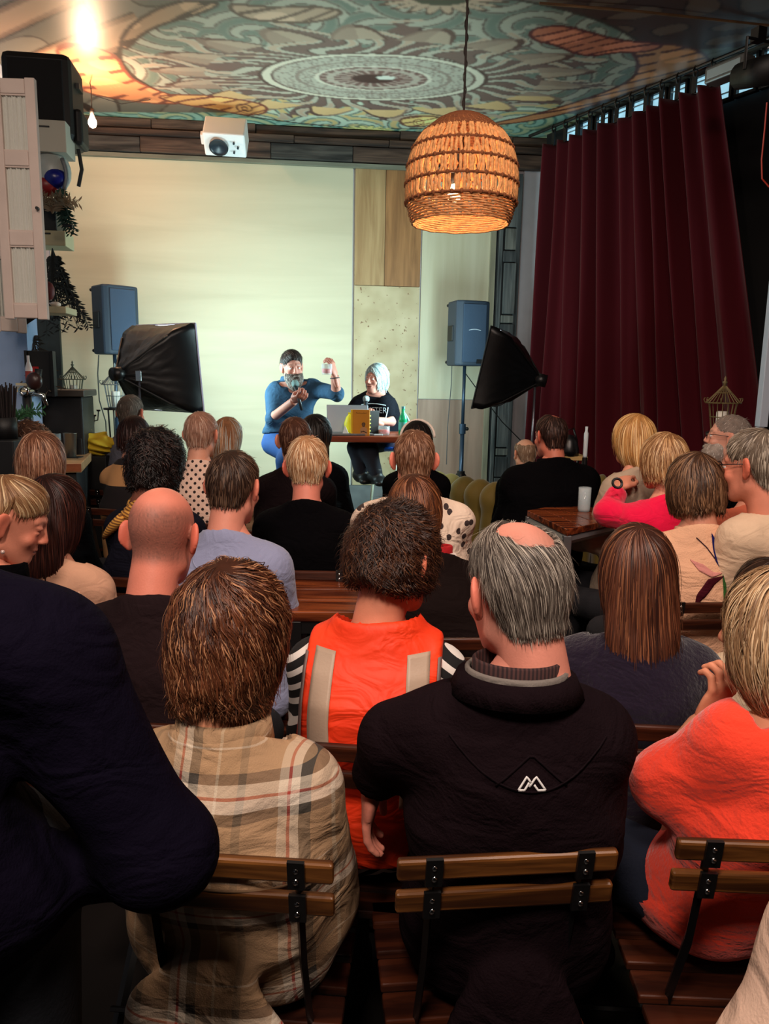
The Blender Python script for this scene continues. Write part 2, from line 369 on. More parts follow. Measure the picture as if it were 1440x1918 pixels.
def make_hair(st, name, M, scale, parent):
    fn = hair_sdf(st); s = st['style']; L = st.get('len', .3); h = st.get('h', .0055)
    zlo = -.19 if s != 'long' else -.12-L
    if s == 'pony': zlo = -.1-L*.6
    V, Q = nets(fn, (-.135, -.175, zlo), (.135, .15, .165), h)
    c1, c2 = lin(st['c'][0]), lin(st['c'][1]); cg = lin(st['c'][2]) if len(st['c']) > 2 else c2
    n = st.get('n', 900); r = np.random.default_rng(st.get('seed', 1)); Ls = st.get('sl', .06); K = st.get('k', 7); w_ = st.get('w', .0026)
    id_ = r.integers(0, len(V), n); p = V[id_]+r.normal(0, .007 if s == 'bald' else .003, (n, 3))
    crown = np.array(st.get('part', (0, -.055, .105))); sw = st.get('swirl', .25); wd = st.get('down', .9); cu = st.get('curl', 0.); cf = st.get('cf', 2.2)
    lift = st.get('lift', .004); off0 = r.uniform(-.002, .001, n); ph = r.uniform(0, 6.28, n); PTS = []; NN = []; length = Ls*r.uniform(.6, 1.2, n)
    nc = st.get('clumps', 160); ci = r.integers(0, n, nc); cl = np.argmin(((p[:, None, :]-p[ci][None])**2).sum(-1), 1) if n*nc < 4e6 else r.integers(0, nc, n)
    ph = r.uniform(0, 6.28, nc)[cl]+r.normal(0, .35, n); cmix = r.normal(0, .24, nc)[cl]; camp = r.uniform(.4, 1.5, nc)[cl]
    ff = hair_sdf({**st, 'lump': st.get('lump', 0)*.5}); zb_ = (-.05-L) if s == 'long' else st.get('bot', -.115) if s in ('bob', 'wavy', 'curly') else -9.
    g = grad(ff, p); p = p-g*(ff(p)-off0)[:, None]; q = p.copy()
    stray = (r.random(n) < st.get('stray', .03))[:, None]
    for i in range(K+1):
        t = i/K; g = grad(ff, q); off = np.where(off0 > 5, 0, off0)+lift*t
        fz = (sst(q[:, 2], zb_-.005, zb_+.04) if s not in ('short', 'bald') else sst(q[:, 2]-zline(q[:, 1], st.get('low', -.075), st.get('side', .012)), -.012, .012))[:, None]; q = q-g*(ff(q)-off)[:, None]*.8*fz
        rad = q-crown; rad -= g*(rad*g).sum(1)[:, None]; rad /= nrm(rad)[:, None]+1e-6
        dn = np.array([0, 0, -1.])-g*(-g[:, 2:3]); sd = np.cross(g, rad)
        hh = np.clip((.1-q[:, 2])/.1, 0, 1.4)[:, None]
        d = rad*(1.1-.5*np.clip(hh, 0, 1))+dn*wd*hh+sd*sw*(1-np.clip(hh, 0, 1)); d = d*fz+np.array([0, 0, -1.])*(1-fz); d /= nrm(d)[:, None]+1e-6; sd2 = np.cross(g, d)
        a_ = np.sin(ph+cf*2*math.pi*t)[:, None]*cu*camp[:, None]*min(1, t*2+.3); a2 = np.cos(ph+cf*2*math.pi*t)[:, None]*cu*.5*min(1, t*2+.3)
        o = q+sd2*a_+g*a2+stray*g*.012*t*t
        PTS.append(o.copy()); NN.append(g.copy()); q = q+d*(length/K)[:, None]*(.22+.78*fz)+sd2*r.normal(0, .0012, (n, 1))*0
    PTS = np.stack(PTS, 1); NN = np.stack(NN, 1); T = np.gradient(PTS, axis=1); B = np.cross(T, NN); B /= nrm(B)[..., None]+1e-9
    prof = np.interp(np.arange(K+1)/K, [0, .2, .7, 1], [.35, 1, .85, .08]); W = (w_*r.uniform(.5, 1.25, n))[:, None, None]*prof[None, :, None]
    A = np.stack([PTS-B*W/2, PTS+NN*W*.35, PTS+B*W/2], 2).reshape(-1, 3)
    base = (np.arange(n)*(K+1)*3)[:, None, None]+(np.arange(K)*3)[None, :, None]+np.arange(2)[None, None, :]; base = base.ravel()
    SQ = np.stack([base, base+1, base+4, base+3], 1)
    mix = np.clip(r.beta(1.6, 1.8, n)+cmix, 0, 1)[:, None]; cc = c1*(1-mix)+c2*mix
    gm = (r.random(n) < st.get('gray', .2))[:, None]; cc = np.where(gm, cg*r.uniform(.7, 1.05, (n, 1)), cc)
    if 'tip' in st: tw = np.clip((-.02-PTS[:, :, 2])/(L*.9), 0, 1)[..., None]; cS = (cc[:, None, :]*(1-tw)+lin(st['tip'])*tw); cS = np.repeat(cS.reshape(-1, 3), 3, 0)
    else: cS = np.repeat(cc, (K+1)*3, 0)
    nv = len(V); under = np.tile(c1*.75+c2*.15, (nv, 1))
    V = np.concatenate([V, A])*scale; V = V@M[:3, :3].T+M[:3, 3]
    o = qmesh(name, V, np.concatenate([Q, SQ+nv]), M_hair, parent, np.concatenate([under, cS])); o.data.materials.append(M_hairb)
    mi = np.zeros(len(Q)+len(SQ), np.int32); mi[:len(Q)] = 1; o.data.polygons.foreach_set('material_index', mi)
    return o
# ---------------- people ----------------
SEATS = []
def torso_sdf(nb, pel, B, sw, nbz_top=.03, belly=0.):
    zk = np.array([-.12, 0, .16, .32, .58, .8, .93, 1.02, 1.1]); H_ = nb[2]-pel[2]; zs = pel[2]+zk*H_
    a = np.array([.16, .178, .17, .155, .168, .172*sw/.175, .15*sw/.175, .085, .055])*B; b = np.array([.12, .135, .13, .112+belly, .118+belly*.6, .112, .092, .07, .055])*(.5+.5*B)
    u = np.clip(zk, 0, 1); cy = pel[1]+(nb[1]-pel[1])*u**1.1-.035*np.sin(math.pi*u); cx = pel[0]+(nb[0]-pel[0])*u
    def fn(p, th=0.):
        z = p[:, 2]; A = np.interp(z, zs, a)+th; Bb = np.interp(z, zs, b)+th; qx = np.abs(p[:, 0]-np.interp(z, zs, cx))/A; qy = np.abs(p[:, 1]-np.interp(z, zs, cy))/Bb
        k = (qx**2.35+qy**2.35)**(1/2.35); d = (k-1)*np.minimum(A, Bb)*.85
        return smax(smax(d, z-(zs[-1]+th), .03), zs[0]-th-z, .04)
    return fn
def person(name_label, px, Y, yaw=0, sw=.165, B=1., lean=-.02, hs=1., hyaw=0, hpitch=-8, hroll=0, jaw=1., smile=0., tone=(205, 140, 115), red=.2, stub=None, hairs=(), shirt=None,
           arms=None, seat=.45, legs='sit', trousers=(18, 18, 24), hv=.0055, group=None, glasses=None, nz=-.19, pelvis=None, chair=True, chair_label=None, seed=0, neck=None, hipx=0, base=None, belly=0., sh_dz=0., nb_off=(0, 0), chair_off=0., cyaw=None, ear=None, eyes=True, chair_dx=0., chair_at=None):
    hs *= .93; sw *= .74; B = (1+(B-1)*.6)*.95
    Hc = P(px[0], px[1], Y) if base is None else np.asarray(base, float)
    yaw = math.radians(yaw); root = empty('person', (Hc[0], Hc[1], 0), yaw, label=name_label, cat='person', group=group)
    Rz = rotz(yaw); W2 = lambda p: (np.asarray(p, float)-np.array([Hc[0], Hc[1], 0]))@Rz
    hl = np.array([0, 0, Hc[2]]); tone = lin(tone)
    Mh = rotz(math.radians(hyaw))@rotx(math.radians(hpitch))@roty(math.radians(hroll)); M = np.eye(4); M[:3, :3] = Mh; M[:3, 3] = hl
    nb = np.array([nb_off[0], -.045*hs-.01+nb_off[1], hl[2]+nz*hs]); pel = np.array([hipx, -lean-.05, seat+.09]) if pelvis is None else np.asarray(pelvis, float)
    tor = torso_sdf(nb, pel, B, sw, belly=belly); A_ = []
    for sd in (-1, 1):
        sh = nb+np.array([sd*sw, .012, -.066+sh_dz]); el = sh+np.array([sd*.028, .09, -.25]); wr = np.array([sd*.09, el[1]+.2, max(seat+.17, el[2]-.06)])
        a = (arms or {}).get(sd, {}); sh = W2(a['s']) if 's' in a else sh
        if 'e' in a: el = W2(a['e'])
        if 'w' in a: wr = W2(a['w'])
        A_.append(dict(sh=sh, el=el, wr=wr, sd=sd, up=a.get('up'), dirn=a.get('dir'), curl=a.get('curl', .35), thumb=a.get('thumb', .3), sleeve=a.get('sleeve', shirt.get('sleeve', 1.9)), point=a.get('point'), fine=a.get('fine', False), hand=a.get('hand', True), r=a.get('r', 1.)))
    trap = [(nb+np.array([0, 0, .015]), .056), ]
    def tt(p, th, armcut=True):
        f = tor(p, th)
        for a in A_:
            f = smin(f, cap_(p, nb+np.array([0, .0, .0]), a['sh'], .05+th*.6, .05+th), .05)
        return f
    def armf(p, th, a, sl):
        r1, r2, r3 = .052*a['r']*(.6+.4*B), .042*a['r'], .03
        if sl <= 1: e = a['sh']+(a['el']-a['sh'])*sl; f = cap_(p, a['sh'], e, r1+th, r1+(r2-r1)*sl+th*1.3); d = (e-a['sh']); d = d/np.linalg.norm(d); return smax(f, (p-e)@d-.004, .004)
        f = cap_(p, a['sh'], a['el'], r1+th, r2+th); e = a['el']+(a['wr']-a['el'])*(sl-1); g = cap_(p, a['el'], e, r2+th*.95, r2+(r3-r2)*(sl-1)+th*.7)
        d = (a['wr']-a['el']); d = d/(np.linalg.norm(d)+1e-9); g = smax(g, (p-e)@d-.004, .004); return smin(f, g, .03)
    pts = np.array([pel, nb]+[a[k] for a in A_ for k in ('sh', 'el', 'wr')]); lo = pts.min(0)-.14; hi = pts.max(0)+.13
    lo[0] = min(lo[0], pel[0]-.21*B); hi[0] = max(hi[0], pel[0]+.21*B); lo[2] = min(lo[2], pel[2]-.13); lo[1] = min(lo[1], pel[1]-.27, nb[1]-.24); hi[1] = max(hi[1], pel[1]+.24+belly); hi[2] = max(hi[2], nb[2]+.12); lo[0] -= .03; hi[0] += .03
    # body: head and neck + torso, arms, hands, legs
    er = ear if ear is not None else (0 if hairs and hairs[0]['style'] in ('bob', 'long', 'wavy', 'pony', 'curly') else 1); hV, hQ = head_mesh(hv, jaw, smile, er); hcol = head_col(hV, tone, red, stub); VV = [(hV*hs)@Mh.T+hl]; QQ = [hQ]; CC = [hcol]; nn = len(hV)
    bare = shirt.get('sleeve', 1.9) < 1.6 or any(a['fine'] for a in A_)
    hip = [pel+np.array([sd*.09, .03, -.0]) for sd in (-1, 1)]
    if legs == 'sit': kn = [np.array([sd*.12+hipx, pel[1]+.44, seat+.06]) for sd in (-1, 1)]; an = [k+np.array([0, .0, -(seat+.06)+.09]) for k in kn]
    elif legs == 'stand': kn = [np.array([pel[0]+sd*.1, pel[1]+.03, .48]) for sd in (-1, 1)]; an = [np.array([pel[0]+sd*.11, pel[1], .09]) for sd in (-1, 1)]
    else: kn = [W2(k) for k in legs[0]]; an = [W2(k) for k in legs[1]]
    def legf(p, th):
        f = None
        for i in (0, 1):
            g = smin(cap_(p, hip[i], kn[i], .078*B+th, .056+th), cap_(p, kn[i], an[i], .052+th, .038+th), .03); f = g if f is None else smin(f, g, .02)
        return f
    def bodyf(p):
        f = smin(tt(p, -.008), cap_(p, nb+np.array([0, .01, -.05]), hl+Mh@np.array([0, -.03, -.1])*hs, .057*hs, .052*hs), .03)
        for a in A_: f = smin(f, armf(p, 0., a, 1.97), .03)
        return f
    vh = .009 if bare else .018; v, q = nets(bodyf, lo, hi, vh); VV.append(v); QQ.append(q+nn); CC.append(np.tile(tone, (len(v), 1))); nn += len(v)
    lp = np.array(hip+kn+an); v, q = nets(lambda p: legf(p, -.006), lp.min(0)-.11, lp.max(0)+.1, .026); VV.append(v); QQ.append(q+nn); CC.append(np.tile(tone, (len(v), 1))); nn += len(v)
    hm = {}
    for a in A_:
        if not a['hand']: continue
        v, q = hand_mesh(a['curl'], .08, .0045 if (a['fine'] or Y < 1.9) else .0065, a['thumb'], a['point']); v = v.copy()
        if a['sd'] < 0: v[:, 1] *= -1; q = q[:, ::-1]
        fd = a['wr']-a['el'] if a['dirn'] is None else W2(np.asarray(a['dirn'])+np.array([Hc[0], Hc[1], 0])); up = np.array([0, .2, 1.]) if a['up'] is None else W2(np.asarray(a['up'])+np.array([Hc[0], Hc[1], 0]))
        if a['sd'] > 0: v[:, 1] *= 1
        # thumbs point inwards: right hand thumb to -x when palm down
        Bs = basis(fd, up); v[:, 1] *= 1; hm[a['sd']] = (a['wr'], Bs); v = v@Bs.T+a['wr']; VV.append(v); QQ.append(q+nn); t2 = np.tile(tone*np.array([1.02, .93, .9]), (len(v), 1)); CC.append(t2); nn += len(v)
    body = qmesh('body', np.concatenate(VV), np.concatenate(QQ), M_skin, root, np.concatenate(CC))
    # eyes
    if eyes and (not (hyaw == 0 and abs(yaw) < .3) or smile):
        e = MB()
        for sd in (-1, 1): e.ball(hl+Mh@np.array([sd*.031, .0775, .0045])*hs, .0112*hs, 12)
        e.build('eye', mat('eye_white', (225, 220, 215), .2), root, True); e = MB()
        for sd in (-1, 1): e.ball(hl+Mh@np.array([sd*.031, .0845, .004])*hs, .005*hs, 10)
        e.build('iris', mat('eye_iris', (45, 40, 35), .2), root, True)
    # shirt
    th = shirt.get('th', .014); fa = shirt.get('fold', .004); fs = shirt.get('fs', 1.); nr = shirt.get('nr', .0); hem = shirt.get('hem', pel[2]-.1)
    nax = (nb+np.array([0, .004, -.03]), hl+Mh@np.array([0, -.03, -.12])*hs)
    def shirtf(p, nofold=False):
        f = tt(p, th)
        for a in A_: f = smin(f, armf(p, th*.9, a, a['sleeve']), .035)
        f = smin(f, cap_(p, nb+np.array([0, 0, -.03]), nb+np.array([0, .004, .035])+(0 if not shirt.get('high') else np.array([0, .01, .02])), .07*hs+th*.2, .058*hs+th*.3), .03)
        if shirt.get('tail'): tw, tz = shirt['tail']; f = smin(f, ell_(p, (pel[0], pel[1]-.185, (tz+.58)/2), (tw, .042, (.58-tz)/2+.05)), .03)
        if not nofold: f = f-fa*fold(p, fs, seed)*sst(-p[:, 2], -nb[2]+.0, -nb[2]+.10)
        f = smax(f, np.minimum((p-nb-np.array([0, 0, .035+(.02 if shirt.get('high') else 0)-nr]))@np.array([0, .5, .87]), .115-np.hypot(p[:, 0]-nb[0], p[:, 1]-nb[1])), .006)
        if shirt.get('vneck'): f = smax(f, -cap_(p, nb+np.array([0, .12, -.02]), nb+np.array([0, .16, -.1]), .05, .015), .01)
        return smax(f, hem-p[:, 2]+.012*np.sin(p[:, 0]*17), .01)
    sv = shirt.get('vox', .011 if Y < 2.2 else .014)
    lo2 = lo.copy(); hi2 = hi.copy(); hi2[2] += .03
    if hem < lo2[2]: lo2[2] = hem-.03
    lo2[1] -= .04
    v, q = nets(shirtf, lo2, hi2, sv); so = qmesh(shirt.get('name', 'shirt'), v, q, shirt['mat'], root)
    # trousers, shoes
    hemt = .1
    def trf(p): f = smin(legf(p, .012), tor(p, .0)-.006, .03); return smax(smax(f, p[:, 2]-(pel[2]+.1), .01), -(p[:, 2]-hemt)*(1 if legs == 'sit' or legs == 'stand' else 0)-(0 if legs in ('sit', 'stand') else 1), .01)
    a3 = np.array(hip+kn+an+[pel]); v, q = nets(trf, a3.min(0)-np.array([.14, .15, .1]), a3.max(0)+np.array([.14, .14, .13]), .018 if Y > 1.5 else .013)
    tm = mat('trousers_%d_%d_%d' % tuple(trousers), trousers, .85, bump=.3, bscale=150, var=.15)
    qmesh('trousers', v, q, tm, root)
    for i, k in enumerate(an):
        fw = np.array([0, 1., 0]) if legs in ('sit', 'stand') else W2(np.asarray(legs[2])+np.array([Hc[0], Hc[1], 0]))
        fw = fw/np.linalg.norm(fw); dwn = np.array([0, 0, -.045 if legs in ('sit', 'stand') else -.03])
        def sf(p): return smax(smin(smin(cap_(p, k+dwn-fw*.03, k+dwn+fw*.14, .042, .036), cap_(p, k+np.array([0, 0, .02]), k+dwn, .044), .03), ell_(p, k+dwn+fw*.06, (.05, .12, .035)), .02), -(p[:, 2]-(k+dwn)[2]+.043), .005)
        v, q = nets(sf, k-.22, k+.22, .014); qmesh('shoe', v, q, mat('shoe_leather', (16, 14, 14), .5), root)
    for i, hst in enumerate(hairs):
        make_hair(hst, 'beard' if hst['style'] == 'beard' else 'hair', M, hs, root)
    if glasses:
        g = MB()
        for sd in (-1, 1):
            c = np.array([sd*.033, .101, .006]); pts_ = [c+np.array([math.cos(t)*.023, -abs(sd*.0)+0, math.sin(t)*.018]) for t in np.linspace(0, 2*math.pi, 17)]
            g.tube([hl+Mh@x*hs for x in pts_], .0018*hs, 6, False); g.tube([hl+Mh@np.array(x)*hs for x in ((sd*.056, .1, .012), (sd*.08, .06, .014), (sd*.086, -.005, .012), (sd*.083, -.03, -.01))], .0018*hs, 6)
        g.tube([hl+Mh@np.array(x)*hs for x in ((-.011, .102, .01), (0, .106, .013), (.011, .102, .01))], .0016*hs, 6); g.build('glasses', mat('glasses_frame_%s' % str(glasses), glasses, .3), root, True)
    if chair and legs == 'sit': SEATS.append((root, pel+np.array([chair_dx, 0, 0]), chair_label or name_label, chair_off, math.radians(cyaw) if cyaw is not None else 0, chair_at))
    return dict(root=root, shirt=so, shirtf=shirtf, hl=hl, Mh=Mh, hs=hs, nb=nb, pel=pel, W2=W2, A=A_, hm=hm, Rz=Rz, H=Hc, lo=lo2, hi=hi2, W=lambda p: np.asarray(p)@Rz.T+np.array([Hc[0], Hc[1], 0]))
def project(fn, x, z, side=-1, y0=.75, off=.002):
    x = np.asarray(x, float); z = np.asarray(z, float); p = np.stack([x, np.full_like(x, side*y0), z], 1)
    for _ in range(70): d = np.clip(fn(p)-off, -.05, .08); p[:, 1] -= side*d*.75
    return p
def ribbon_decal(D, name, pts, w, mt, side=-1, n=24, off=.0025, m=4, label=None):
    pts = np.asarray(pts, float); s_ = np.r_[0, np.cumsum(nrm(np.diff(pts, axis=0)))]; t = np.linspace(0, s_[-1], n)
    c = np.stack([np.interp(t, s_, pts[:, 0]), np.interp(t, s_, pts[:, 1])], 1); T = np.gradient(c, axis=0); T /= nrm(T)[:, None]+1e-9; N = np.stack([-T[:, 1], T[:, 0]], 1)
    w = np.interp(t/s_[-1], np.linspace(0, 1, len(np.atleast_1d(w))) if np.ndim(w) else [0, 1], w if np.ndim(w) else [w, w]); u = np.linspace(-.5, .5, m+1)
    g = c[:, None]+N[:, None]*(w[:, None]*u)[..., None]; p = project(D['shirtf'], g[..., 0].ravel(), g[..., 1].ravel(), side, off=off)
    b_ = (np.arange(n-1)*(m+1))[:, None]+np.arange(m); b_ = b_.ravel(); q = np.stack([b_, b_+1, b_+m+2, b_+m+1], 1); ok = np.abs(D['shirtf'](p)-off) < .006; q = q[ok[q].all(1)]
    o = qmesh(name, p, q, mt, D['root']); sm = o.modifiers.new('thickness', 'SOLIDIFY'); sm.thickness = .0015; sm.offset = 0
    return tagit(o, label)
def collar(D, name, mt, r=(.075, .078), h=.03, flare=.0, z=.0, th=.004, open_=False, tilt=.5, dy=.0):
    nb = D['nb']; V = []; n = 32; c = nb+np.array([0, .004+dy, .03+z])
    a0, a1 = (0, 2*math.pi) if not open_ else (math.pi/2+.35, 2*math.pi+math.pi/2-.35)
    A = np.linspace(a0, a1, n); prof = [(0, 0), (.0, h), (th, h+th), (2*th+flare*.5, h), (2*th+flare, -.0), (th, -.006)]
    for i, t in enumerate(A):
        for dr, dz in prof:
            x = (r[0]+dr)*math.cos(t); y = (r[1]+dr)*math.sin(t); V.append(c+np.array([x, y, dz-y*tilt]))
    k = len(prof); q = [(i*k+j, i*k+(j+1) % k, (i+1)*k+(j+1) % k, (i+1)*k+j) for i in range(n-1) for j in range(k)]
    return qmesh(name, V, q, mt, D['root'])
def collar_auto(D, name, mt, **k): return collar(D, name, mt, **k)
# ---------------- room shell ----------------
WA = np.array([-2.81, 7.17, 0]); WB = np.array([1.39, 7.60, 0]); WU = (WB-WA)/np.linalg.norm(WB-WA); WN = np.array([WU[1], -WU[0], 0])  # WN points into the room
ZC = 3.75
def wallpt(x, y, off=0.):
    p = PP(x, y, WA+WN*off, WN); return np.array([np.dot(p-WA, WU), p[2]])
def wbox(s0, s1, z0, z1, off, th): # box on the back wall
    c = WA+WU*(s0+s1)/2+WN*(off+th/2)+np.array([0, 0, (z0+z1)/2]); return c, (s1-s0, th, z1-z0), np.stack([WU, -WN, [0, 0, 1]], 1)
def wpanel(name, s0, s1, z0, z1, off, th, mt, bevel=.002, parent=None, **k):
    c, d, r = wbox(s0, s1, z0, z1, off, th); b = MB(); b.box((0, 0, 0), d); o = b.build(name, mt, parent, bevel=bevel, **k)
    mm = Matrix.Identity(4)
    for i in range(3):
        for j in range(3): mm[i][j] = r[i][j]
        mm[i][3] = c[i]
    o.matrix_world = mm; return o
def room():
    b = MB(); b.box((0, 3.4, -.05), (7.4, 10.6, .1)); fl = b.build('floor', mat('dark_floor', (26, 20, 18), .55, var=.4, vscale=3, bump=.1, bscale=15), kind='structure')
    c, d, r = wbox(-1.0, 5.2, 0, ZC, -.16, .12); MB().box(c, d, r).build('wall_back', mat('wall_white', (205, 205, 212), .7, var=.05, bump=.1, bscale=30), kind='structure')
    MB().box((0, -1.95, ZC/2), (7.4, .1, ZC)).build('wall_rear', M_dark, kind='structure')
    # left wall
    a, e = np.array([-3.05, 7.3, 0]), np.array([-2.30, 3.6, 0]); u = (e-a)/np.linalg.norm(e-a); L = 9.6; c = a+u*L/2+np.array([0, 0, ZC/2]); r = np.stack([u, np.cross([0, 0, 1], u), [0, 0, 1]], 1)
    c[0] -= .1; MB().box(c, (L, .1, ZC), r).build('wall_left', mat('wall_bluegrey', (150, 165, 185), .8, var=.1, bump=.1, bscale=20), kind='structure')
    # right wall follows the curtain
    c0, c1 = PZ(1012, 262, 3.62), PZ(1352, 130, 3.62); c0[2] = c1[2] = 0; u = (c1-c0)/np.linalg.norm(c1-c0); o_ = np.array([-u[1], u[0], 0])*.24; t0, t1 = c0+o_-u*.2, c1+o_+u*1.0; L = nrm(t1-t0)
    r = np.stack([u, np.cross([0, 0, 1], u), [0, 0, 1]], 1); c = (t0+t1)/2+r[:, 1]*.05
    MB().box(c+np.array([0, 0, ZC/2]), (L, .1, ZC), r).build('wall_right', mat('wall_black', (9, 7, 8), .85, bump=.1, bscale=30), kind='structure')
    MB().box((3.2, 1.6, ZC/2), (.1, 7.0, ZC)).build('wall_side', MATS['wall_black'], kind='structure')
    # stage platform and base strip
    st = MB(); c, d, r = wbox(-.25, 4.35, .0, .18, 0, 2.3); st.box(c, d, r); st.build('stage', mat('stage_carpet', (120, 125, 120), .8, var=.15, vscale=20), kind='structure', bevel=.01)
    # plywood sheets
    ply = lambda nm, c1, c2, ax=0, sc=.5, dk=None: wood(nm, c1, c2, ax, sc, .55, .04, dk)
    m1 = ply('plywood_pale', (186, 178, 150), (202, 194, 166), 0, .22); m2 = ply('plywood_plank', (140, 108, 70), (176, 146, 104), 2, .8); m3 = ply('plywood_brown', (120, 82, 48), (165, 118, 74), 2, .9)
    m5 = ply('plywood_cream', (184, 178, 148), (200, 196, 170), 2, .4); m6 = ply('plywood_rose', (140, 115, 98), (166, 140, 122), 2, .6)
    def spk(nt, x, y, z, nz, tc):
        n = nt.nodes.new('ShaderNodeTexNoise'); n.inputs['Scale'].default_value = 34; n.inputs['Detail'].default_value = 2; nt.links.new(tc.outputs['Object'], n.inputs[0])
        v = nt.nodes.new('ShaderNodeTexNoise'); v.inputs['Scale'].default_value = 4; nt.links.new(tc.outputs['Object'], v.inputs[0])
        return mixc(nt, X(nt, n.outputs['Fac']) > .70, ramp(nt, X(nt, v.outputs['Fac']), [(.3, (160, 142, 106)), (.7, (190, 176, 142))], 'LINEAR'), (120, 90, 60))
    m4 = pat('plywood_knotty', spk, rough=.55)
    sx = lambda x, y=600: wallpt(x, y)[0]; zz = lambda x, y: wallpt(x, y)[1]
    zt = zz(600, 312); zb = zz(720, 909)
    e = empty('wall_cladding', (0, 0, 0), kind='structure')
    x0, x1, x2, x3, x4 = sx(100), sx(659), sx(663), sx(785), sx(913)
    zmid = zz(720, 535); zm2 = zz(850, 748)
    wpanel('plywood_sheet', x0, x1, zb, zt, -.04, .03, m1, parent=e); xm = sx(722, 430)
    wpanel('board', x2, xm-.004, zmid, zt, -.04, .03, m2, parent=e); wpanel('board', xm, x3, zmid, zt, -.04, .032, m3, parent=e)
    wpanel('plywood_sheet', x2, x3, zb, zmid-.004, -.04, .03, m4, parent=e)
    wpanel('plywood_sheet', x3+.012, x4, zm2, zt, -.04, .03, m5, parent=e); wpanel('plywood_sheet', x3+.012, x4, zb, zm2-.004, -.04, .028, m6, parent=e)
    wpanel('backing_board', x0-.2, x4+.02, .0, zt+.05, -.07, .02, mat('gap_dark', (12, 14, 18), .8), parent=e)
    wpanel('edge_strip', x4, x4+.05, .18, zt, -.03, .05, wood('trim_grey', (120, 118, 100), (160, 155, 130), 2, .8), parent=e)
    wpanel('base_board', x0-.2, x4, .0, zb-.004, -.045, .03, mat('base_grey', (105, 108, 108), .8, var=.2), parent=e)
    wpanel('top_strip', x0-.3, x4+.1, zt, zt+.035, -.03, .06, wood('trim_grey2', (90, 92, 80), (130, 130, 112), 0, .8), parent=e)
    # rough timber header: planks one by one
    h = empty('trim_1', (0, 0, 0), kind='structure'); mw = [wood('old_timber_%d' % i, c1, c2, 0, .9, .8, .8, dk) for i, (c1, c2, dk) in enumerate([((46, 32, 26), (92, 66, 52), (14, 9, 8)), ((58, 42, 34), (104, 80, 66), (18, 12, 10)), ((44, 40, 37), (84, 78, 72), (12, 11, 10))])]
    zt2 = zt+.04; rows = [(zt2, zt2+.13), (zt2+.134, ZC-.09), (ZC-.086, ZC-.0)]; 
    for i, (a_, b_) in enumerate(rows):
        s_ = -.35
        while s_ < 4.7:
            l_ = random.uniform(.7, 1.5); wpanel('timber_plank', s_, min(s_+l_, 4.9), a_+random.uniform(0, .006), b_-random.uniform(0, .008), -.02, .075+random.uniform(0, .02)+(.03 if i == 1 else 0), mw[(i+int(s_*3)) % 3], bevel=.006, parent=h); s_ += l_+.004
    # post with rough blocks
    h = empty('trim_2', (0, 0, 0), kind='structure'); p0, p1 = sx(927), sx(963); wpanel('post_core', p0-.01, p1, .0, zt, -.03, .05, mat('post_dark', (30, 32, 34), .8, bump=.6, bscale=30), parent=h)
    zz_ = .2; k = 0; mg = [wood('grey_timber_%d' % i, c1, c2, 2, .8, .85, .8, (24, 26, 28)) for i, (c1, c2) in enumerate([((70, 75, 76), (118, 122, 120)), ((50, 54, 56), (92, 96, 96)), ((84, 86, 82), (140, 142, 134))])]
    while zz_ < zt-.1:
        l_ = random.uniform(.07, .22) if k % 3 else random.uniform(.3, .5); wpanel('timber_block', p0+random.uniform(.03, .06), p1-.02, zz_, min(zz_+l_-.012, zt), .02, random.uniform(.02, .055), mg[k % 3], bevel=.006, parent=h); zz_ += l_; k += 1
    wpanel('side_strip', p0-.0, p0+.035, .0, zt, .02, .03, mg[0], bevel=.004, parent=h); wpanel('side_strip', p1-.03, p1+.01, .0, zt, .02, .04, mg[1], bevel=.004, parent=h)
    # left side dark wooden jamb at plywood edge
    # windows above the curtain
    for i in range(1, 5):
        pass
room()
def curtain_line(t): return None
CT0, CT1 = PZ(1026, 258, 3.62), PZ(1352, 130, 3.62)
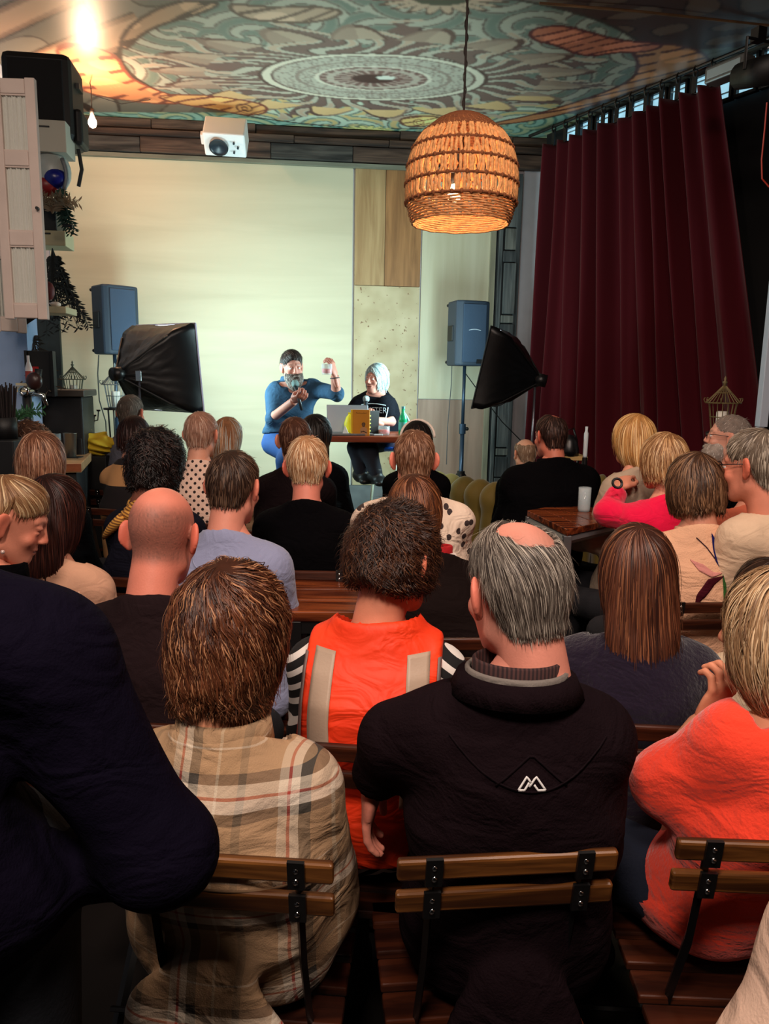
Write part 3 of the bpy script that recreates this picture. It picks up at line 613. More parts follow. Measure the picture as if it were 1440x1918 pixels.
def curtain():
    a, b = CT0, CT1; u = (b-a); Lh = np.linalg.norm(u[:2]); u = u/np.linalg.norm(u); n = np.array([-u[1], u[0], 0]); n = -n if n[0] > 0 else n
    B0 = P(992, 800, 7.0); B1 = P(1436, 800, 5.15); NX, NZ = 420, 70; V = []
    for i in range(NX+1):
        s_ = i/NX
        for j in range(NZ+1):
            t = j/NZ; z = 3.565*(1-t)+.06*t; tt_ = (3.565-z)/(3.565-B0[2]); top = a+(b-a)*s_; bot = B0+(B1-B0)*s_; p = top*(1-tt_)+bot*tt_; p[2] = z-.02*abs(math.sin(s_*math.pi*11))*(1-t)
            ph = s_*2*math.pi*11+1.1*math.sin(s_*9)+.8*t*math.sin(s_*23); am = .055+.02*math.sin(s_*17+2)+.02*t
            V.append(p+n*(am*math.sin(ph)+.02*math.sin(ph*2.3+t*3+1)*t+.012*math.sin(ph*.5+t*5)))
    i = np.arange(NX)[:, None]*(NZ+1)+np.arange(NZ); i = i.ravel(); q = np.stack([i, i+NZ+1, i+NZ+2, i+1], 1)
    root = empty('velvet_curtain', (*(a+b)[:2]/2, 0), label='dark red velvet curtain hanging in deep pleats on right wall', cat='curtain')
    o = qmesh('curtain_fabric', np.array(V)-np.array([*(a+b)[:2]/2, 0]), q, mat('red_velvet', (74, 2, 16), .8, sheen=.15, bump=.15, bscale=90, spec=.2), root)
    sd = o.modifiers.new('thickness', 'SOLIDIFY'); sd.thickness = .004
    off = np.array([*(a+b)[:2]/2, 0])
    for k in range(12):
        s_ = (k+.5)/12; p = a+(b-a)*s_-off; r_ = MB(); r_.tube([p+np.array([math.cos(t)*.0*1, 0, 0])+n*math.cos(t)*.02+np.array([0, 0, .055+math.sin(t)*.035]) for t in np.linspace(0, 2*math.pi, 11)], .006, 5, False); r_.box(p+np.array([0, 0, -.02]), (.035, .012, .13), rotz(math.atan2(u[1], u[0]))); r_.build('curtain_ring', M_metal, root)
    d = u*.3; MB().cyl(a-u*.25+np.array([0, 0, .075]), b+u*1.0+np.array([0, 0, .075]), .014).build('curtain_rod', M_metal, label='black curtain rod running under the painted ceiling', cat='curtain rod')
    # transom windows behind the rod: each pane with blind slats
    nb_ = -n*.17; k = 0
    for k in range(11):
        s0, s1 = k/11+.012, (k+1)/11-.012; p0 = a+(b+u*.35-a)*s0; p1 = a+(b+u*.35-a)*s1; c = (p0+p1)/2-n*.18; c[2] = 3.60
        W = 'window_%d' % (k+1); ww = MB(); r = np.stack([u, np.cross([0, 0, 1], u), [0, 0, 1]], 1); wd = np.linalg.norm(p1-p0)
        f = MB(); f.box(c+np.array([0, 0, .115]), (wd+.03, .04, .02), r); f.box(c-np.array([0, 0, .115]), (wd+.03, .04, .02), r)
        for s_ in (-1, 1): f.box(c+u*s_*(wd/2+.005), (.02, .04, .25), r)
        fo = f.build(W, M_metal, kind='structure')
        g = MB(); g.box(c-n*.012, (wd, .004, .21), r); g.build('pane', mat('daylight_pane', (165, 215, 230), .2, emit=1.0, emitcol=(150, 200, 220)), fo)
        for j in range(3): sl = MB(); sl.box(c+n*.012+np.array([0, 0, -.07+j*.07]), (wd, .012, .006), r); sl.build('blind_slat', mat('blind_slat', (160, 175, 180), .5), fo)
curtain()
# ---------------- painted ceiling ----------------
def inpoly(px, py, poly):
    c = np.zeros(px.shape, bool); n = len(poly)
    for i in range(n):
        x1, y1 = poly[i]; x2, y2 = poly[(i+1) % n]
        k = ((y1 > py) != (y2 > py)) & (px < (x2-x1)*(py-y1)/(y2-y1+1e-12)+x1); c ^= k
    return c
def distseg(px, py, poly, closed=True):
    d = np.full(px.shape, 9.); n = len(poly)
    for i in range(n if closed else n-1):
        a = np.array(poly[i]); b = np.array(poly[(i+1) % n]); ab = b-a; t = np.clip(((px-a[0])*ab[0]+(py-a[1])*ab[1])/(ab@ab+1e-9), 0, 1)
        d = np.minimum(d, np.hypot(px-a[0]-t*ab[0], py-a[1]-t*ab[1]))
    return d
def smoothp(pts, it=2, closed=True):
    p = np.array(pts, float)
    for _ in range(it):
        q = np.roll(p, -1, 0); a = p*.75+q*.25; b = p*.25+q*.75
        if not closed: a, b = a[:-1], b[:-1]
        p = np.stack([a, b], 1).reshape(-1, 2)
    return p
def ceiling():
    xs = np.arange(-3.3, 3.3, .009); ys = np.arange(4.3, 7.95, .015); Xg, Yg = np.meshgrid(xs, ys, indexing='ij'); C = np.zeros((*Xg.shape, 3))
    def paint(m_, col, a=1.): C[m_] = C[m_]*(1-a)+lin(col)*a
    cx, cy, rx, ry = -.05, 6.1, 1.9, 1.25; ex = (Xg-cx)/rx; ey = (Yg-cy)/ry
    wx = .03*np.sin(9*Yg+3*Xg)+.02*np.sin(21*Xg-7*Yg); rho = np.hypot(ex, ey); th = np.arctan2(ey, ex)
    # outside ground
    wv = np.sin(3*Xg+2*np.sin(2.2*Yg+Xg)+1.7*np.sin(5*Xg+3*Yg)); C[:] = lin((88, 84, 72)); paint(wv > .3, (105, 98, 84)); paint((np.abs(wv-.3) < .05), (62, 52, 44))
    lf = Xg < -1.6; wl = np.sin(5*Yg+3*np.sin(2*Xg+Yg*2)+2*Xg); paint(lf & (wl > .0), (120, 88, 62)); paint(lf & (wl > .55), (160, 122, 88)); paint(lf & (np.abs(wl) < .12), (44, 34, 28))
    rt = (Xg > .9) & (Yg < 6.0-.2*Xg); wr = np.sin(16*Yg+4*np.sin(3*Xg+2*Yg)+3*Xg)*np.sin(11*Xg+3*np.sin(6*Yg)); paint(rt, (66, 40, 32)); paint(rt & (wr > .25), (92, 66, 50)); paint(rt & (np.abs(wr-.25) < .07), (40, 24, 20))
    def swirls(msk, px, py, base, lt, dk, ac, sc=1.):
        sp = np.zeros(Xg.shape); r_ = np.random.default_rng(3); best = np.full(Xg.shape, 9.)
        for i in range(70):
            ax, ay = r_.uniform(-3.2, 3.2), r_.uniform(4.3, 7.8); d = np.hypot(Xg-ax, (Yg-ay)*1.0)*(1+.0); an = np.arctan2(Yg-ay, Xg-ax)*r_.choice([-1, 1]); k = d < best; best = np.where(k, d, best)
            v = np.sin(an*2+d*26*sc+r_.uniform(0, 6)); sp = np.where(k, v, sp)
        paint(msk, base); paint(msk & (sp > .15), lt); paint(msk & (sp < -.55), ac); paint(msk & (np.abs(sp-.15) < .22), dk)
    tealz = (Yg > 6.95-.04*Xg) & (rho > .86); swirls(tealz, 0, 0, (70, 124, 108), (118, 160, 140), (46, 88, 78), (150, 158, 112), 1.3)
    ins = rho < 1.; swirls(ins, 0, 0, (112, 118, 102), (146, 144, 124), (80, 60, 54), (92, 106, 92), 1.25)
    far = ins & (ey > .45); swirls(far, 0, 0, (104, 146, 128), (156, 172, 148), (80, 60, 52), (176, 150, 84), 1.3)
    # flame rays around the eye
    ux, uy = (Xg+.14)/.78, (Yg-6.2)/.42; r2 = np.hypot(ux, uy); t2 = np.arctan2(uy, ux)
    rayw = np.sin(t2*30+3.2*np.sin(r2*6+2*np.sin(t2*3))+1.8*np.sin(t2*7+r2*3)); R1 = 1.85+.4*np.sin(t2*13+1)+.15*np.sin(t2*29)
    m_ = (r2 > 1) & (r2 < R1+.2*rayw) & ins; paint(m_, (98, 72, 64)); paint(m_ & (rayw > .25), (152, 148, 128)); paint(m_ & (np.abs(rayw-.25) < .16), (66, 42, 40)); paint(m_ & (rayw > .8) & (r2 > 1.35), (160, 134, 108))
    m_ = (r2 > 1.6) & (r2 < 2.15) & ins & (np.abs(np.sin(t2*9+.6)) > (r2-1.5)*1.6); s9 = np.abs(np.sin(t2*9+.6))-(r2-1.5)*1.6; paint(m_, np.array((150, 128, 104))); paint(m_ & (s9 < .16), (84, 56, 48)); paint(m_ & (np.sin(t2*9+.6)*np.cos(t2*9+.6) > .0), (128, 104, 86), .7); paint(m_ & (s9 > .16) & (Yg > 6.5), (196, 156, 84), .8)
    # eye
    m_ = r2 < 1.0; paint(m_, (150, 146, 128)); tx = np.sin(Xg*90+3*np.sin(Yg*60))*np.sin(Yg*110+2*np.sin(Xg*40)); paint(m_ & (tx > .35) & (r2 > .55), (112, 96, 86)); paint((r2 < 1.06) & (r2 > .98), (178, 172, 148)); paint((r2 < 1.1) & (r2 > 1.06), (70, 46, 42)); paint((r2 < .98) & (r2 > .955), (86, 60, 54))
    paint((r2 < .56), (98, 66, 60)); paint((r2 < .56) & (r2 > .52), (176, 170, 148)); paint((r2 < .45) & (r2 > .38), (150, 142, 124)); tx2 = np.sin(t2*22+8*r2); paint((r2 < .5) & (r2 > .22) & (tx2 > .4), (150, 130, 116)); paint(r2 < .2, (58, 32, 32)); paint((np.hypot(ux-.12, uy+.05) < .09), (176, 180, 164)); paint((r2 < .75) & (r2 > .71), (120, 104, 92))
    # circle border
    paint(np.abs(rho-1) < .010, (56, 44, 36))
    # flower at the near edge
    fx, fy = (Xg-.28)/.42, (Yg-4.95)/.22; fr_ = np.hypot(fx, fy); ft = np.arctan2(fy, fx); pe = .6+.4*np.abs(np.sin(ft*10)); paint(fr_ < pe, (168, 138, 108)); paint((fr_ < pe) & (fr_ > pe-.12), (80, 52, 42)); paint(fr_ < .42, (60, 62, 44))
    fx, fy = (Xg+.22)/.30, (Yg-7.42)/.16; fr_ = np.hypot(fx, fy); ft = np.arctan2(fy, fx); pe = .5+.5*np.abs(np.sin(ft*8)); paint(fr_ < pe, (205, 190, 90)); paint((fr_ < pe) & (fr_ > pe-.14), (50, 90, 74))
    # ribbons, outlines given in photograph pixels and carried onto the ceiling plane
    def rib(pix, col, dark, hatch=8., nh=1.):
        poly = [tuple(PZ(x, y, ZC)[:2]) for x, y in smoothp(pix)]; a = np.array(poly); bb = (Xg > a[:, 0].min()-.1) & (Xg < a[:, 0].max()+.1) & (Yg > a[:, 1].min()-.1) & (Yg < a[:, 1].max()+.1)
        idx = np.where(bb); px, py = Xg[idx], Yg[idx]; I = inpoly(px, py, poly); D_ = distseg(px, py, poly); c = C[idx]; c[I] = lin(col)
        h = np.sin(px*hatch*3+py*hatch*5+2*np.sin(px*7+py*3)); c[I & (h > .72) & (D_ < .13*nh)] = lin(dark); lt = np.sin(px*9-py*5)*np.sin(py*11+px*4); c[I & (lt > .35) & ~(h > .72)] = lin(np.minimum(255, np.array(col)*1.18)); c[D_ < .014] = lin(dark); C[idx] = c
    rib([(100, 75), (215, 95), (235, 140), (270, 160), (330, 182), (420, 190), (300, 196), (220, 186), (150, 172), (120, 130)], (196, 112, 44), (110, 50, 30), 6)
    rib([(285, 180), (350, 176), (420, 182), (480, 192), (500, 200), (498, 212), (470, 216), (440, 213), (400, 204), (340, 196)], (200, 140, 52), (110, 50, 34), 9)
    rib([(1180, 90), (1240, 80), (1300, 90), (1328, 108), (1325, 128), (1280, 142), (1200, 165), (1120, 195), (1040, 218), (960, 232), (905, 234), (1010, 213), (1120, 178), (1185, 150), (1198, 120)], (176, 106, 40), (84, 34, 26), 7)
    rib([(990, 62), (1010, 50), (1060, 48), (1110, 62), (1160, 76), (1250, 82), (1215, 98), (1150, 98), (1110, 106), (1075, 100), (1040, 84), (1000, 76)], (180, 88, 44), (88, 28, 28), 11)
    rib([(745, 225), (770, 217), (820, 218), (840, 226), (800, 236), (760, 238)], (206, 170, 78), (100, 60, 40), 12)
    rib([(420, 5), (500, 14), (600, 12), (650, 22), (600, 42), (520, 42), (450, 34)], (158, 128, 100), (84, 60, 48), 9)
    rib([(330, 0), (420, 4), (380, 24), (300, 46), (262, 66), (235, 96), (222, 80), (250, 40)], (150, 112, 78), (66, 46, 38), 4, .4)
    for (x, y, s_) in ((460, 203, 18), (785, 229, 12)):  # scroll ends
        c0 = PZ(x, y, ZC)[:2]; c1 = PZ(x+s_, y, ZC)[:2]; r_ = np.linalg.norm(c1-c0); dx, dy = (Xg-c0[0])/r_, (Yg-c0[1])/(r_*1.6); d = np.hypot(dx, dy); an = np.arctan2(dy, dx); paint((d < 1) & (np.sin(an+d*12) > .45), (96, 52, 32))
    Cp = np.pad(C, ((1, 1), (1, 1), (0, 0)), 'edge'); C = .4*C+.15*(Cp[:-2, 1:-1]+Cp[2:, 1:-1]+Cp[1:-1, :-2]+Cp[1:-1, 2:])
    g_ = C.mean(-1, keepdims=True); C = np.clip((C*.74+g_*.26)*1.55, 0, .85)
    nx, ny = Xg.shape; V = np.stack([Xg, Yg, np.full_like(Xg, ZC)], -1).reshape(-1, 3); i = (np.arange(nx-1)[:, None]*ny+np.arange(ny-1)).ravel(); q = np.stack([i, i+1, i+ny+1, i+ny], 1)
    root = empty('ceiling', (0, 0, 0), kind='structure')
    qmesh('ceiling_mural', V, q, mat('mural_paint', attr=True, rough=.42, spec=.5, bump=.08, bscale=40), root, C.reshape(-1, 3), False)
    MB().box((0, 3.0, ZC+.06), (7.4, 10.6, .1)).build('ceiling_slab', M_dark, root); MB().box((0, 1.1, ZC+.004), (6.6, 6.41, .008)).build('ceiling_board', mat('ceiling_brown', (60, 46, 38), .5), root)
    b = MB(); b.tube([PZ(1010, 6, 3.73), PZ(1200, 22, 3.72), PZ(1330, 36, 3.725), PZ(1440, 48, 3.73)], .008, 6); b.build('ceiling_batten', wood('batten', (90, 66, 45), (140, 105, 75), 0, 1), label='thin wooden batten across the dark ceiling above the curtain', cat='batten')
ceiling()
# ---------------- pendant lamp, bulb, wall fittings ----------------
def pendant():
    c = P(865, 320, 3.62); cs = (np.dot(c-CAM, F))/1440; R_ = 103*cs; zb = P(858, 420, 3.62)[2]; zt = P(866, 214, 3.62)[2]; H = zt-zb
    x0, y0 = c[0], c[1]; root = empty('pendant_lamp', (x0, y0, zb), label='woven rope dome pendant lamp glowing over the audience', cat='lamp')
    prof = lambda t: R_*np.interp(t, [0, .06, .2, .4, .55, .7, .82, .92, .97, 1], [.88, .925, .99, 1.0, .965, .87, .72, .48, .30, .1])  # t: 0 bottom .. 1 top
    def pt(t, a, d=0.): r = prof(t)+d; return np.array([r*math.cos(a), r*math.sin(a), t*H])
    mr = mat('jute_rope', (214, 150, 92), .8, bump=.8, bscale=260, var=.35, vscale=60); md = mat('jute_knot', (120, 66, 32), .85, bump=.8, bscale=260, var=.3, vscale=60)
    bands = [(.19, .355), (.355, .52), (.52, .675), (.675, .82)]
    for k, (t0, t1) in enumerate(bands):
        b = MB(); n = 38; r_ = random.Random(k)
        for i in range(n):
            a = 2*math.pi*(i+.5*(k % 2))/n
            for s_ in (-1, 1):
                a1 = a+s_*math.pi/n*.92*r_.uniform(.55, 1.05); b.tube([pt(t0+(t1-t0)*u, a1*(u)+(a+s_*math.pi/n*.25)*(1-u) if r_.random() > .5 else a1, .003*math.sin(u*3.14)) for u in (0, .33, .66, 1)], .0078, 5, False)
        b.build('rope_band', mr, root, True, kind='stuff')
        for t in ((t0,) if k else (t0, )):
            b = MB(); b.tube([pt(t, x, .004) for x in np.linspace(0, 2*math.pi, 60)], .006, 6, False)
            for i in range(n): b.ball(pt(t, 2*math.pi*(i+.5*(k % 2))/n, .006), (.009, .009, .012), 6)
            b.build('rope_ring', md, root, True)
    b = MB(); b.tube([pt(.82, x, .003) for x in np.linspace(0, 2*math.pi, 50)], .006, 6, False); b.build('rope_ring', md, root, True)
    b = MB()  # dense coiled bands bottom and crown
    for j in range(9): t = .004+j*.0215; b.tube([pt(t+.003*math.sin(x*11+j), x, .003*math.sin(x*24+j*2.6)) for x in np.linspace(0, 2*math.pi, 90)], .0052, 5, False)
    b.build('coiled_rim', mat('jute_rim', (204, 142, 90), .85, bump=.8, bscale=260, var=.4, vscale=50), root, True)
    b = MB()
    for j in range(10): t = .835+j*.0175; b.tube([pt(min(t, .995), x, .0) for x in np.linspace(0, 2*math.pi, 50)], .008, 5, False)
    b.build('coiled_crown', md, root, True)
    b = MB()
    for i in range(46):
        a = 2*math.pi*i/46; b.tube([pt(u, a+.04*math.sin(u*40), .004) for u in np.linspace(.80, .97, 6)], .004, 4, False)
    b.build('crown_ties', mr, root, True, kind='stuff')
    top = np.array([0, 0, ZC-zb]); bz = H*.30; w_ = MB(); w_.tube([(0, 0, bz+.1), (0, 0, H*.99), (0, 0, H*.99)+(top-(0, 0, H))*.5, top], .0055, 6); w_.build('cord', mat('cord_brown', (30, 22, 18), .8), root)
    w_ = MB(); w_.tube([(.008*math.cos(u*60), .008*math.sin(u*60), H*.99+u*1.0) for u in np.linspace(0, min(1.2, top[2]-H), 80)], .0025, 4); w_.build('twisted_wire', mat('cord_brown', (30, 22, 18), .8), root)
    bp = P(850, 368, 3.6)-np.array([x0, y0, zb]); b = MB(); b.lathe(bp, [(.0, -.035), (.018, -.03), (.028, -.01), (.028, .008), (.018, .03), (.013, .05)], 16); b.build('bulb', mat('bulb_glow', (255, 225, 180), .3, emit=30, emitcol=(255, 200, 140)), root, True)
    MB().cyl(bp+[0, 0, .05], bp+[0, 0, .11], .017).build('bulb_holder', M_black, root, True)
    b = MB(); b.tube([bp+[0, 0, .1], (0, 0, bz+.14)], .004, 5); b.build('holder_wire', M_black, root)
pendant()
def bulb():
    root = empty('bare_bulb', BULB, label='bare glowing bulb hanging by the timber header at left', cat='bulb')
    MB().lathe((0, 0, 0), [(.001, -.045), (.022, -.036), (.032, -.012), (.028, .01), (.016, .034), (.013, .045)], 18).build('bulb_glass', mat('bulb_glow2', (255, 225, 180), .3, emit=60, emitcol=(255, 205, 150)), root, True)
    MB().cyl((0, 0, .045), (0, 0, .09), .015).build('bulb_holder', M_black, root, True)
    q = PZ(168, 172, ZC)-BULB; b = MB(); b.tube([(0, 0, .09), (.0, 0, q[2]*.7), (q[0]*.5, q[1]*.5, q[2])], .004, 5); b.build('cord', M_black, root)
    c = MB(); a = PZ(172, 178, ZC-.02); c.tube([a, a+np.array([.2, .1, -.03]), a+np.array([.45, .05, -.01])], .003, 5); c.build('cord_loop', M_black, label='thin black cord looped on ceiling beside the bulb', cat='cord')
bulb()
def boxobj(root, name, cpx, Y, w_, d, h, yaw, mt, bevel=.01, **k):
    c = P(*cpx, Y); return MB().box((0, 0, 0), (w_, d, h)).build(name, mt, root, bevel=bevel, **k), c
def place(o, loc, yaw=0, pitch=0, roll=0): o.location = loc; o.rotation_euler = (pitch, roll, yaw); return o
def wallspeaker():
    root = empty('wall_speaker', P(421, 270, 6.72), label='white boxy speaker mounted on the timber header', cat='speaker'); root.rotation_euler = (math.radians(52), math.radians(2), math.radians(3))
    mw = mat('speaker_white', (222, 222, 222), .5); b = MB(); b.box((0, .09, 0), (.34, .22, .21)); b.build('casing', mw, root, bevel=.012)
    # front face towards the room (-y)
    MB().lathe((-.045, -.044, .0), [(.001, -.02), (.03, -.018), (.055, -.006), (.075, .0), (.078, .006), (.068, .006)], 28, rotx(math.pi/2)).build('driver_cone', mat('cone_dark', (30, 38, 48), .35), root, True)
    for x, z in ((.08, .04), (.11, -.0), (.075, -.045)): MB().cyl((x, -.045, z), (x, -.03, z), .009, n=12).build('socket_hole', mat('cone_dark', (30, 38, 48), .35), root)
    MB().box((-.185, .06, -.0), (.03, .05, .09)).build('bracket', mw, root, bevel=.005); MB().box((0, .24, .0), (.12, .12, .05)).build('bracket', mw, root, bevel=.005)
wallspeaker()
def pa_speaker(cx, Y, hpx, yaw, label, cable, badge):
    c = P(*cx, Y); H = hpx*np.dot(c-CAM, F)/1440; Wd = H*.58; root = empty('pa_speaker', (c[0], c[1], c[2]-H/2), math.radians(yaw), label=label, cat='speaker')
    mb = mat('speaker_shell', (40, 52, 66), .6, bump=.3, bscale=300); b = MB(); d = .33
    for z0, z1 in ((0, H),):
        pts = [(-Wd/2, -d/2+.03), (-Wd/2+.05, -d/2), (Wd/2-.05, -d/2), (Wd/2, -d/2+.03), (Wd/2-.02, d/2-.08), (Wd/2-.1, d/2), (-Wd/2+.1, d/2), (-Wd/2+.02, d/2-.08)]
        v = [(x, y, z0) for x, y in pts]+[(x, y, z1) for x, y in pts]; n = 8; b.add(v, [tuple(range(n))[::-1], tuple(range(n, 2*n))]+[(i, (i+1) % n, n+(i+1) % n, n+i) for i in range(n)])
    b.build('cabinet', mb, root, bevel=.015)
    g = MB(); g.box((0, -d/2-.006, H/2), (Wd-.10, .014, H-.06)); g.build('grille', mat('speaker_grille', (52, 70, 92), .45, bump=1, bscale=700), root, bevel=.006)
    for s_ in (-1, 1):
        h = MB(); h.box((s_*(Wd/2-.005), -.02, H*.5), (.02, .10, .13)); h.build('side_handle', M_black, root, bevel=.006)
    for z in (.03, H-.03):
        for s_ in (-1, 1): MB().ball((s_*(Wd/2-.03), d/2-.06, z), .014, 8).build('corner_bolt', M_metal, root)
    if badge == 'oval': MB().lathe((.03, -d/2-.014, H*.075), [(.001, -.004), (.03, -.003), (.034, .002)], 18, rotx(math.pi/2)@roty(0)).build('badge', mat('badge_white', (190, 200, 210), .3), root)
    else:
        t = MB(); t.tube([(x, -d/2-.015, H*.56-abs(x)**2*3) for x in np.linspace(-.055, .055, 9)], .003, 5); t.build('badge', mat('badge_white', (190, 200, 210), .3), root); MB().box((.05, -d/2-.014, H*.07), (.05, .004, .035)).build('plate', M_black, root)
    # stand
    zt = c[2]-H/2; st = empty('speaker_stand', (c[0], c[1], .18), label='blue-grey tripod stand holding up the %s speaker' % ('left' if badge == 'oval' else 'right'), cat='speaker stand')
    mp = mat('stand_blue', (50, 66, 84), .35, .6); L = zt-.18; MB().cyl((0, 0, .05), (0, 0, L*.62), .02).build('outer_pole', mp, st, True); MB().cyl((0, 0, L*.6), (0, 0, L), .015).build('inner_pole', mp, st, True)
    MB().cyl((0, 0, L*.60), (0, 0, L*.66), .03).build('collar', mp, st); MB().ball((.04, 0, L*.63), .018, 8).build('knob', M_black, st)
    MB().cyl((0, 0, .50), (0, 0, .56), .035).build('hub', M_metal, st)
    for k in range(3):
        a = math.radians(-90+120*k); q = np.array([math.cos(a)*.45, math.sin(a)*.45, .012]); MB().tube([(math.cos(a)*.03, math.sin(a)*.03, .53), q], .014, 8).build('leg', M_metal, st); MB().tube([(0, 0, .16), q*.5+np.array([0, 0, .14])], .008, 6).build('brace', M_metal, st)
    w_ = MB(); w_.tube([np.array(x) for x in cable], .005, 6); w_.build('speaker_cable', M_black, label='thin black cable hanging below the %s speaker' % ('left' if badge == 'oval' else 'right'), cat='cable')
pa_speaker((212, 601), 6.5, 124, 46, 'black loudspeaker on a stand by the left plywood wall', [P(185, 665, 6.6), P(183, 700, 6.6), P(186, 750, 6.6), P(198, 790, 6.6), P(200, 830, 6.6)], 'oval')
pa_speaker((872, 626), 6.9, 117, 20, 'black loudspeaker on a stand right of the seated woman', [P(872, 700, 7.0), P(905, 745, 7.0), P(940, 790, 7.0), P(985, 835, 7.0)], 'bar')
w_ = MB(); w_.tube([P(846, 685, 7.15), P(845, 720, 7.15), P(838, 800, 7.15), P(836, 870, 7.15)], .004, 5); w_.build('wall_cable', mat('cable_grey', (70, 72, 74), .6), label='grey cable down the wall behind the right speaker stand', cat='cable')
def softbox(C, N, w_, h, depth, label, lblpole, poleto, right=False):
    up0 = np.array([0, 0, 1.]); r = np.cross(up0, N); r /= np.linalg.norm(r); up = np.cross(N, r); hub = C-N*depth
    root = empty('softbox', C, label=label, cat='softbox'); fc = [C+r*sx*w_/2+up*sz*h/2 for sx, sz in ((-1, -1), (1, -1), (1, 1), (-1, 1))]
    V = []; f = []; n = 14; m_ = 10  # fabric cone from the square front to the hub, sagging between ribs
    per = []
    for i in range(4):
        for j in range(n): per.append((i, j/n))
    for k in range(m_+1):
        t = k/m_
        for i, u in per:
            a, b = fc[i], fc[(i+1) % 4]; p = a+(b-a)*u; ha, hb = hub+(a-C)*.12, hub+(b-C)*.12; q = ha+(hb-ha)*u
            s_ = p*(1-t)+q*t; bow = N*0-N*(-.10)*math.sin(math.pi*t)*.0; out = (s_-(C-N*depth*t)); s_ = (C-N*depth*t)+out*(1+.28*math.sin(math.pi*t)*(1-.35*math.sin(math.pi*u)))+N*.0
            s_ = s_+N*.012*math.sin(u*40+i*3)*math.sin(math.pi*t)+up*.006*math.sin(t*20+u*9); V.append(s_-C)
    L_ = len(per)
    for k in range(m_):
        for i in range(L_): f.append((k*L_+i, k*L_+(i+1) % L_, (k+1)*L_+(i+1) % L_, (k+1)*L_+i))
    f.append(tuple(m_*L_+i for i in range(L_)))
    b = MB(); b.add(V, f); o = b.build('fabric_shell', mat('softbox_fabric', (7, 8, 11), .38, bump=.3, bscale=14, spec=.5), root, True)
    for i in range(4):
        c_ = MB(); c_.tube([fc[i]-C, (fc[i]*.5+(hub+(fc[i]-C)*.12)*.5-C)*1.0+((fc[i]-C)*.16), hub+(fc[i]-C)*.12-C], .006, 5); c_.build('rib', M_black, root)
    e = MB(); q = [x-C for x in fc]; e.add(q+[x-N*.006 for x in q], [(0, 1, 2, 3), (7, 6, 5, 4)]); e.build('diffuser', mat('diffuser_glow', (240, 250, 255), .5, emit=3.0, emitcol=(225, 240, 255)), root)
    e = MB()
    for i in range(4): e.tube([q[i], q[(i+1) % 4]], .007, 6)
    e.build('front_hem', mat('hem_white', (185, 185, 215), .6) if not right else M_black, root)
    MB().cyl(hub-C-N*.06, hub-C+N*.02, .045, n=14).build('hub', M_metal, root, True)
    st = empty('light_stand', (poleto[0], poleto[1], poleto[2]), label=lblpole, cat='light stand'); j = hub-N*.04-poleto
    MB().tube([(0, 0, .05), (0, 0, j[2]*.55)], .013, 8).build('lower_pole', M_metal, st, True); MB().tube([(0, 0, j[2]*.5), (0, 0, j[2]-.03)], .009, 8).build('upper_pole', mat('pole_silver', (120, 120, 130), .3, .8), st, True)
    MB().box((0, 0, j[2]-.01), (.04, .04, .07)).build('tilt_clamp', M_chrome, st, bevel=.004); MB().ball((.04, 0, j[2]*.52), .016, 8).build('knob', M_metal, st)
    MB().tube([(0, 0, j[2]-.01), j*np.array([1, 1, 0])+[0, 0, j[2]]], .01, 6).build('bracket', M_metal, st)
    for k in range(3): a = math.radians(30+120*k); MB().tube([(0, 0, .42), (math.cos(a)*.38, math.sin(a)*.38, .012)], .009, 6).build('leg', M_metal, st)
pl = P(263, 705, 5.2); softbox(SBL_C, SBL_N, .60, .60, .42, 'black square softbox seen from behind at left of stage', 'silver light stand of the left softbox', (pl[0], pl[1]-.03, 0))
pr = P(1003, 700, 5.5); softbox(SBR_C, SBR_N, .55, .56, .36, 'black softbox seen edge-on against the red curtain', 'black light stand before the red curtain', (pr[0], pr[1], 0), True)
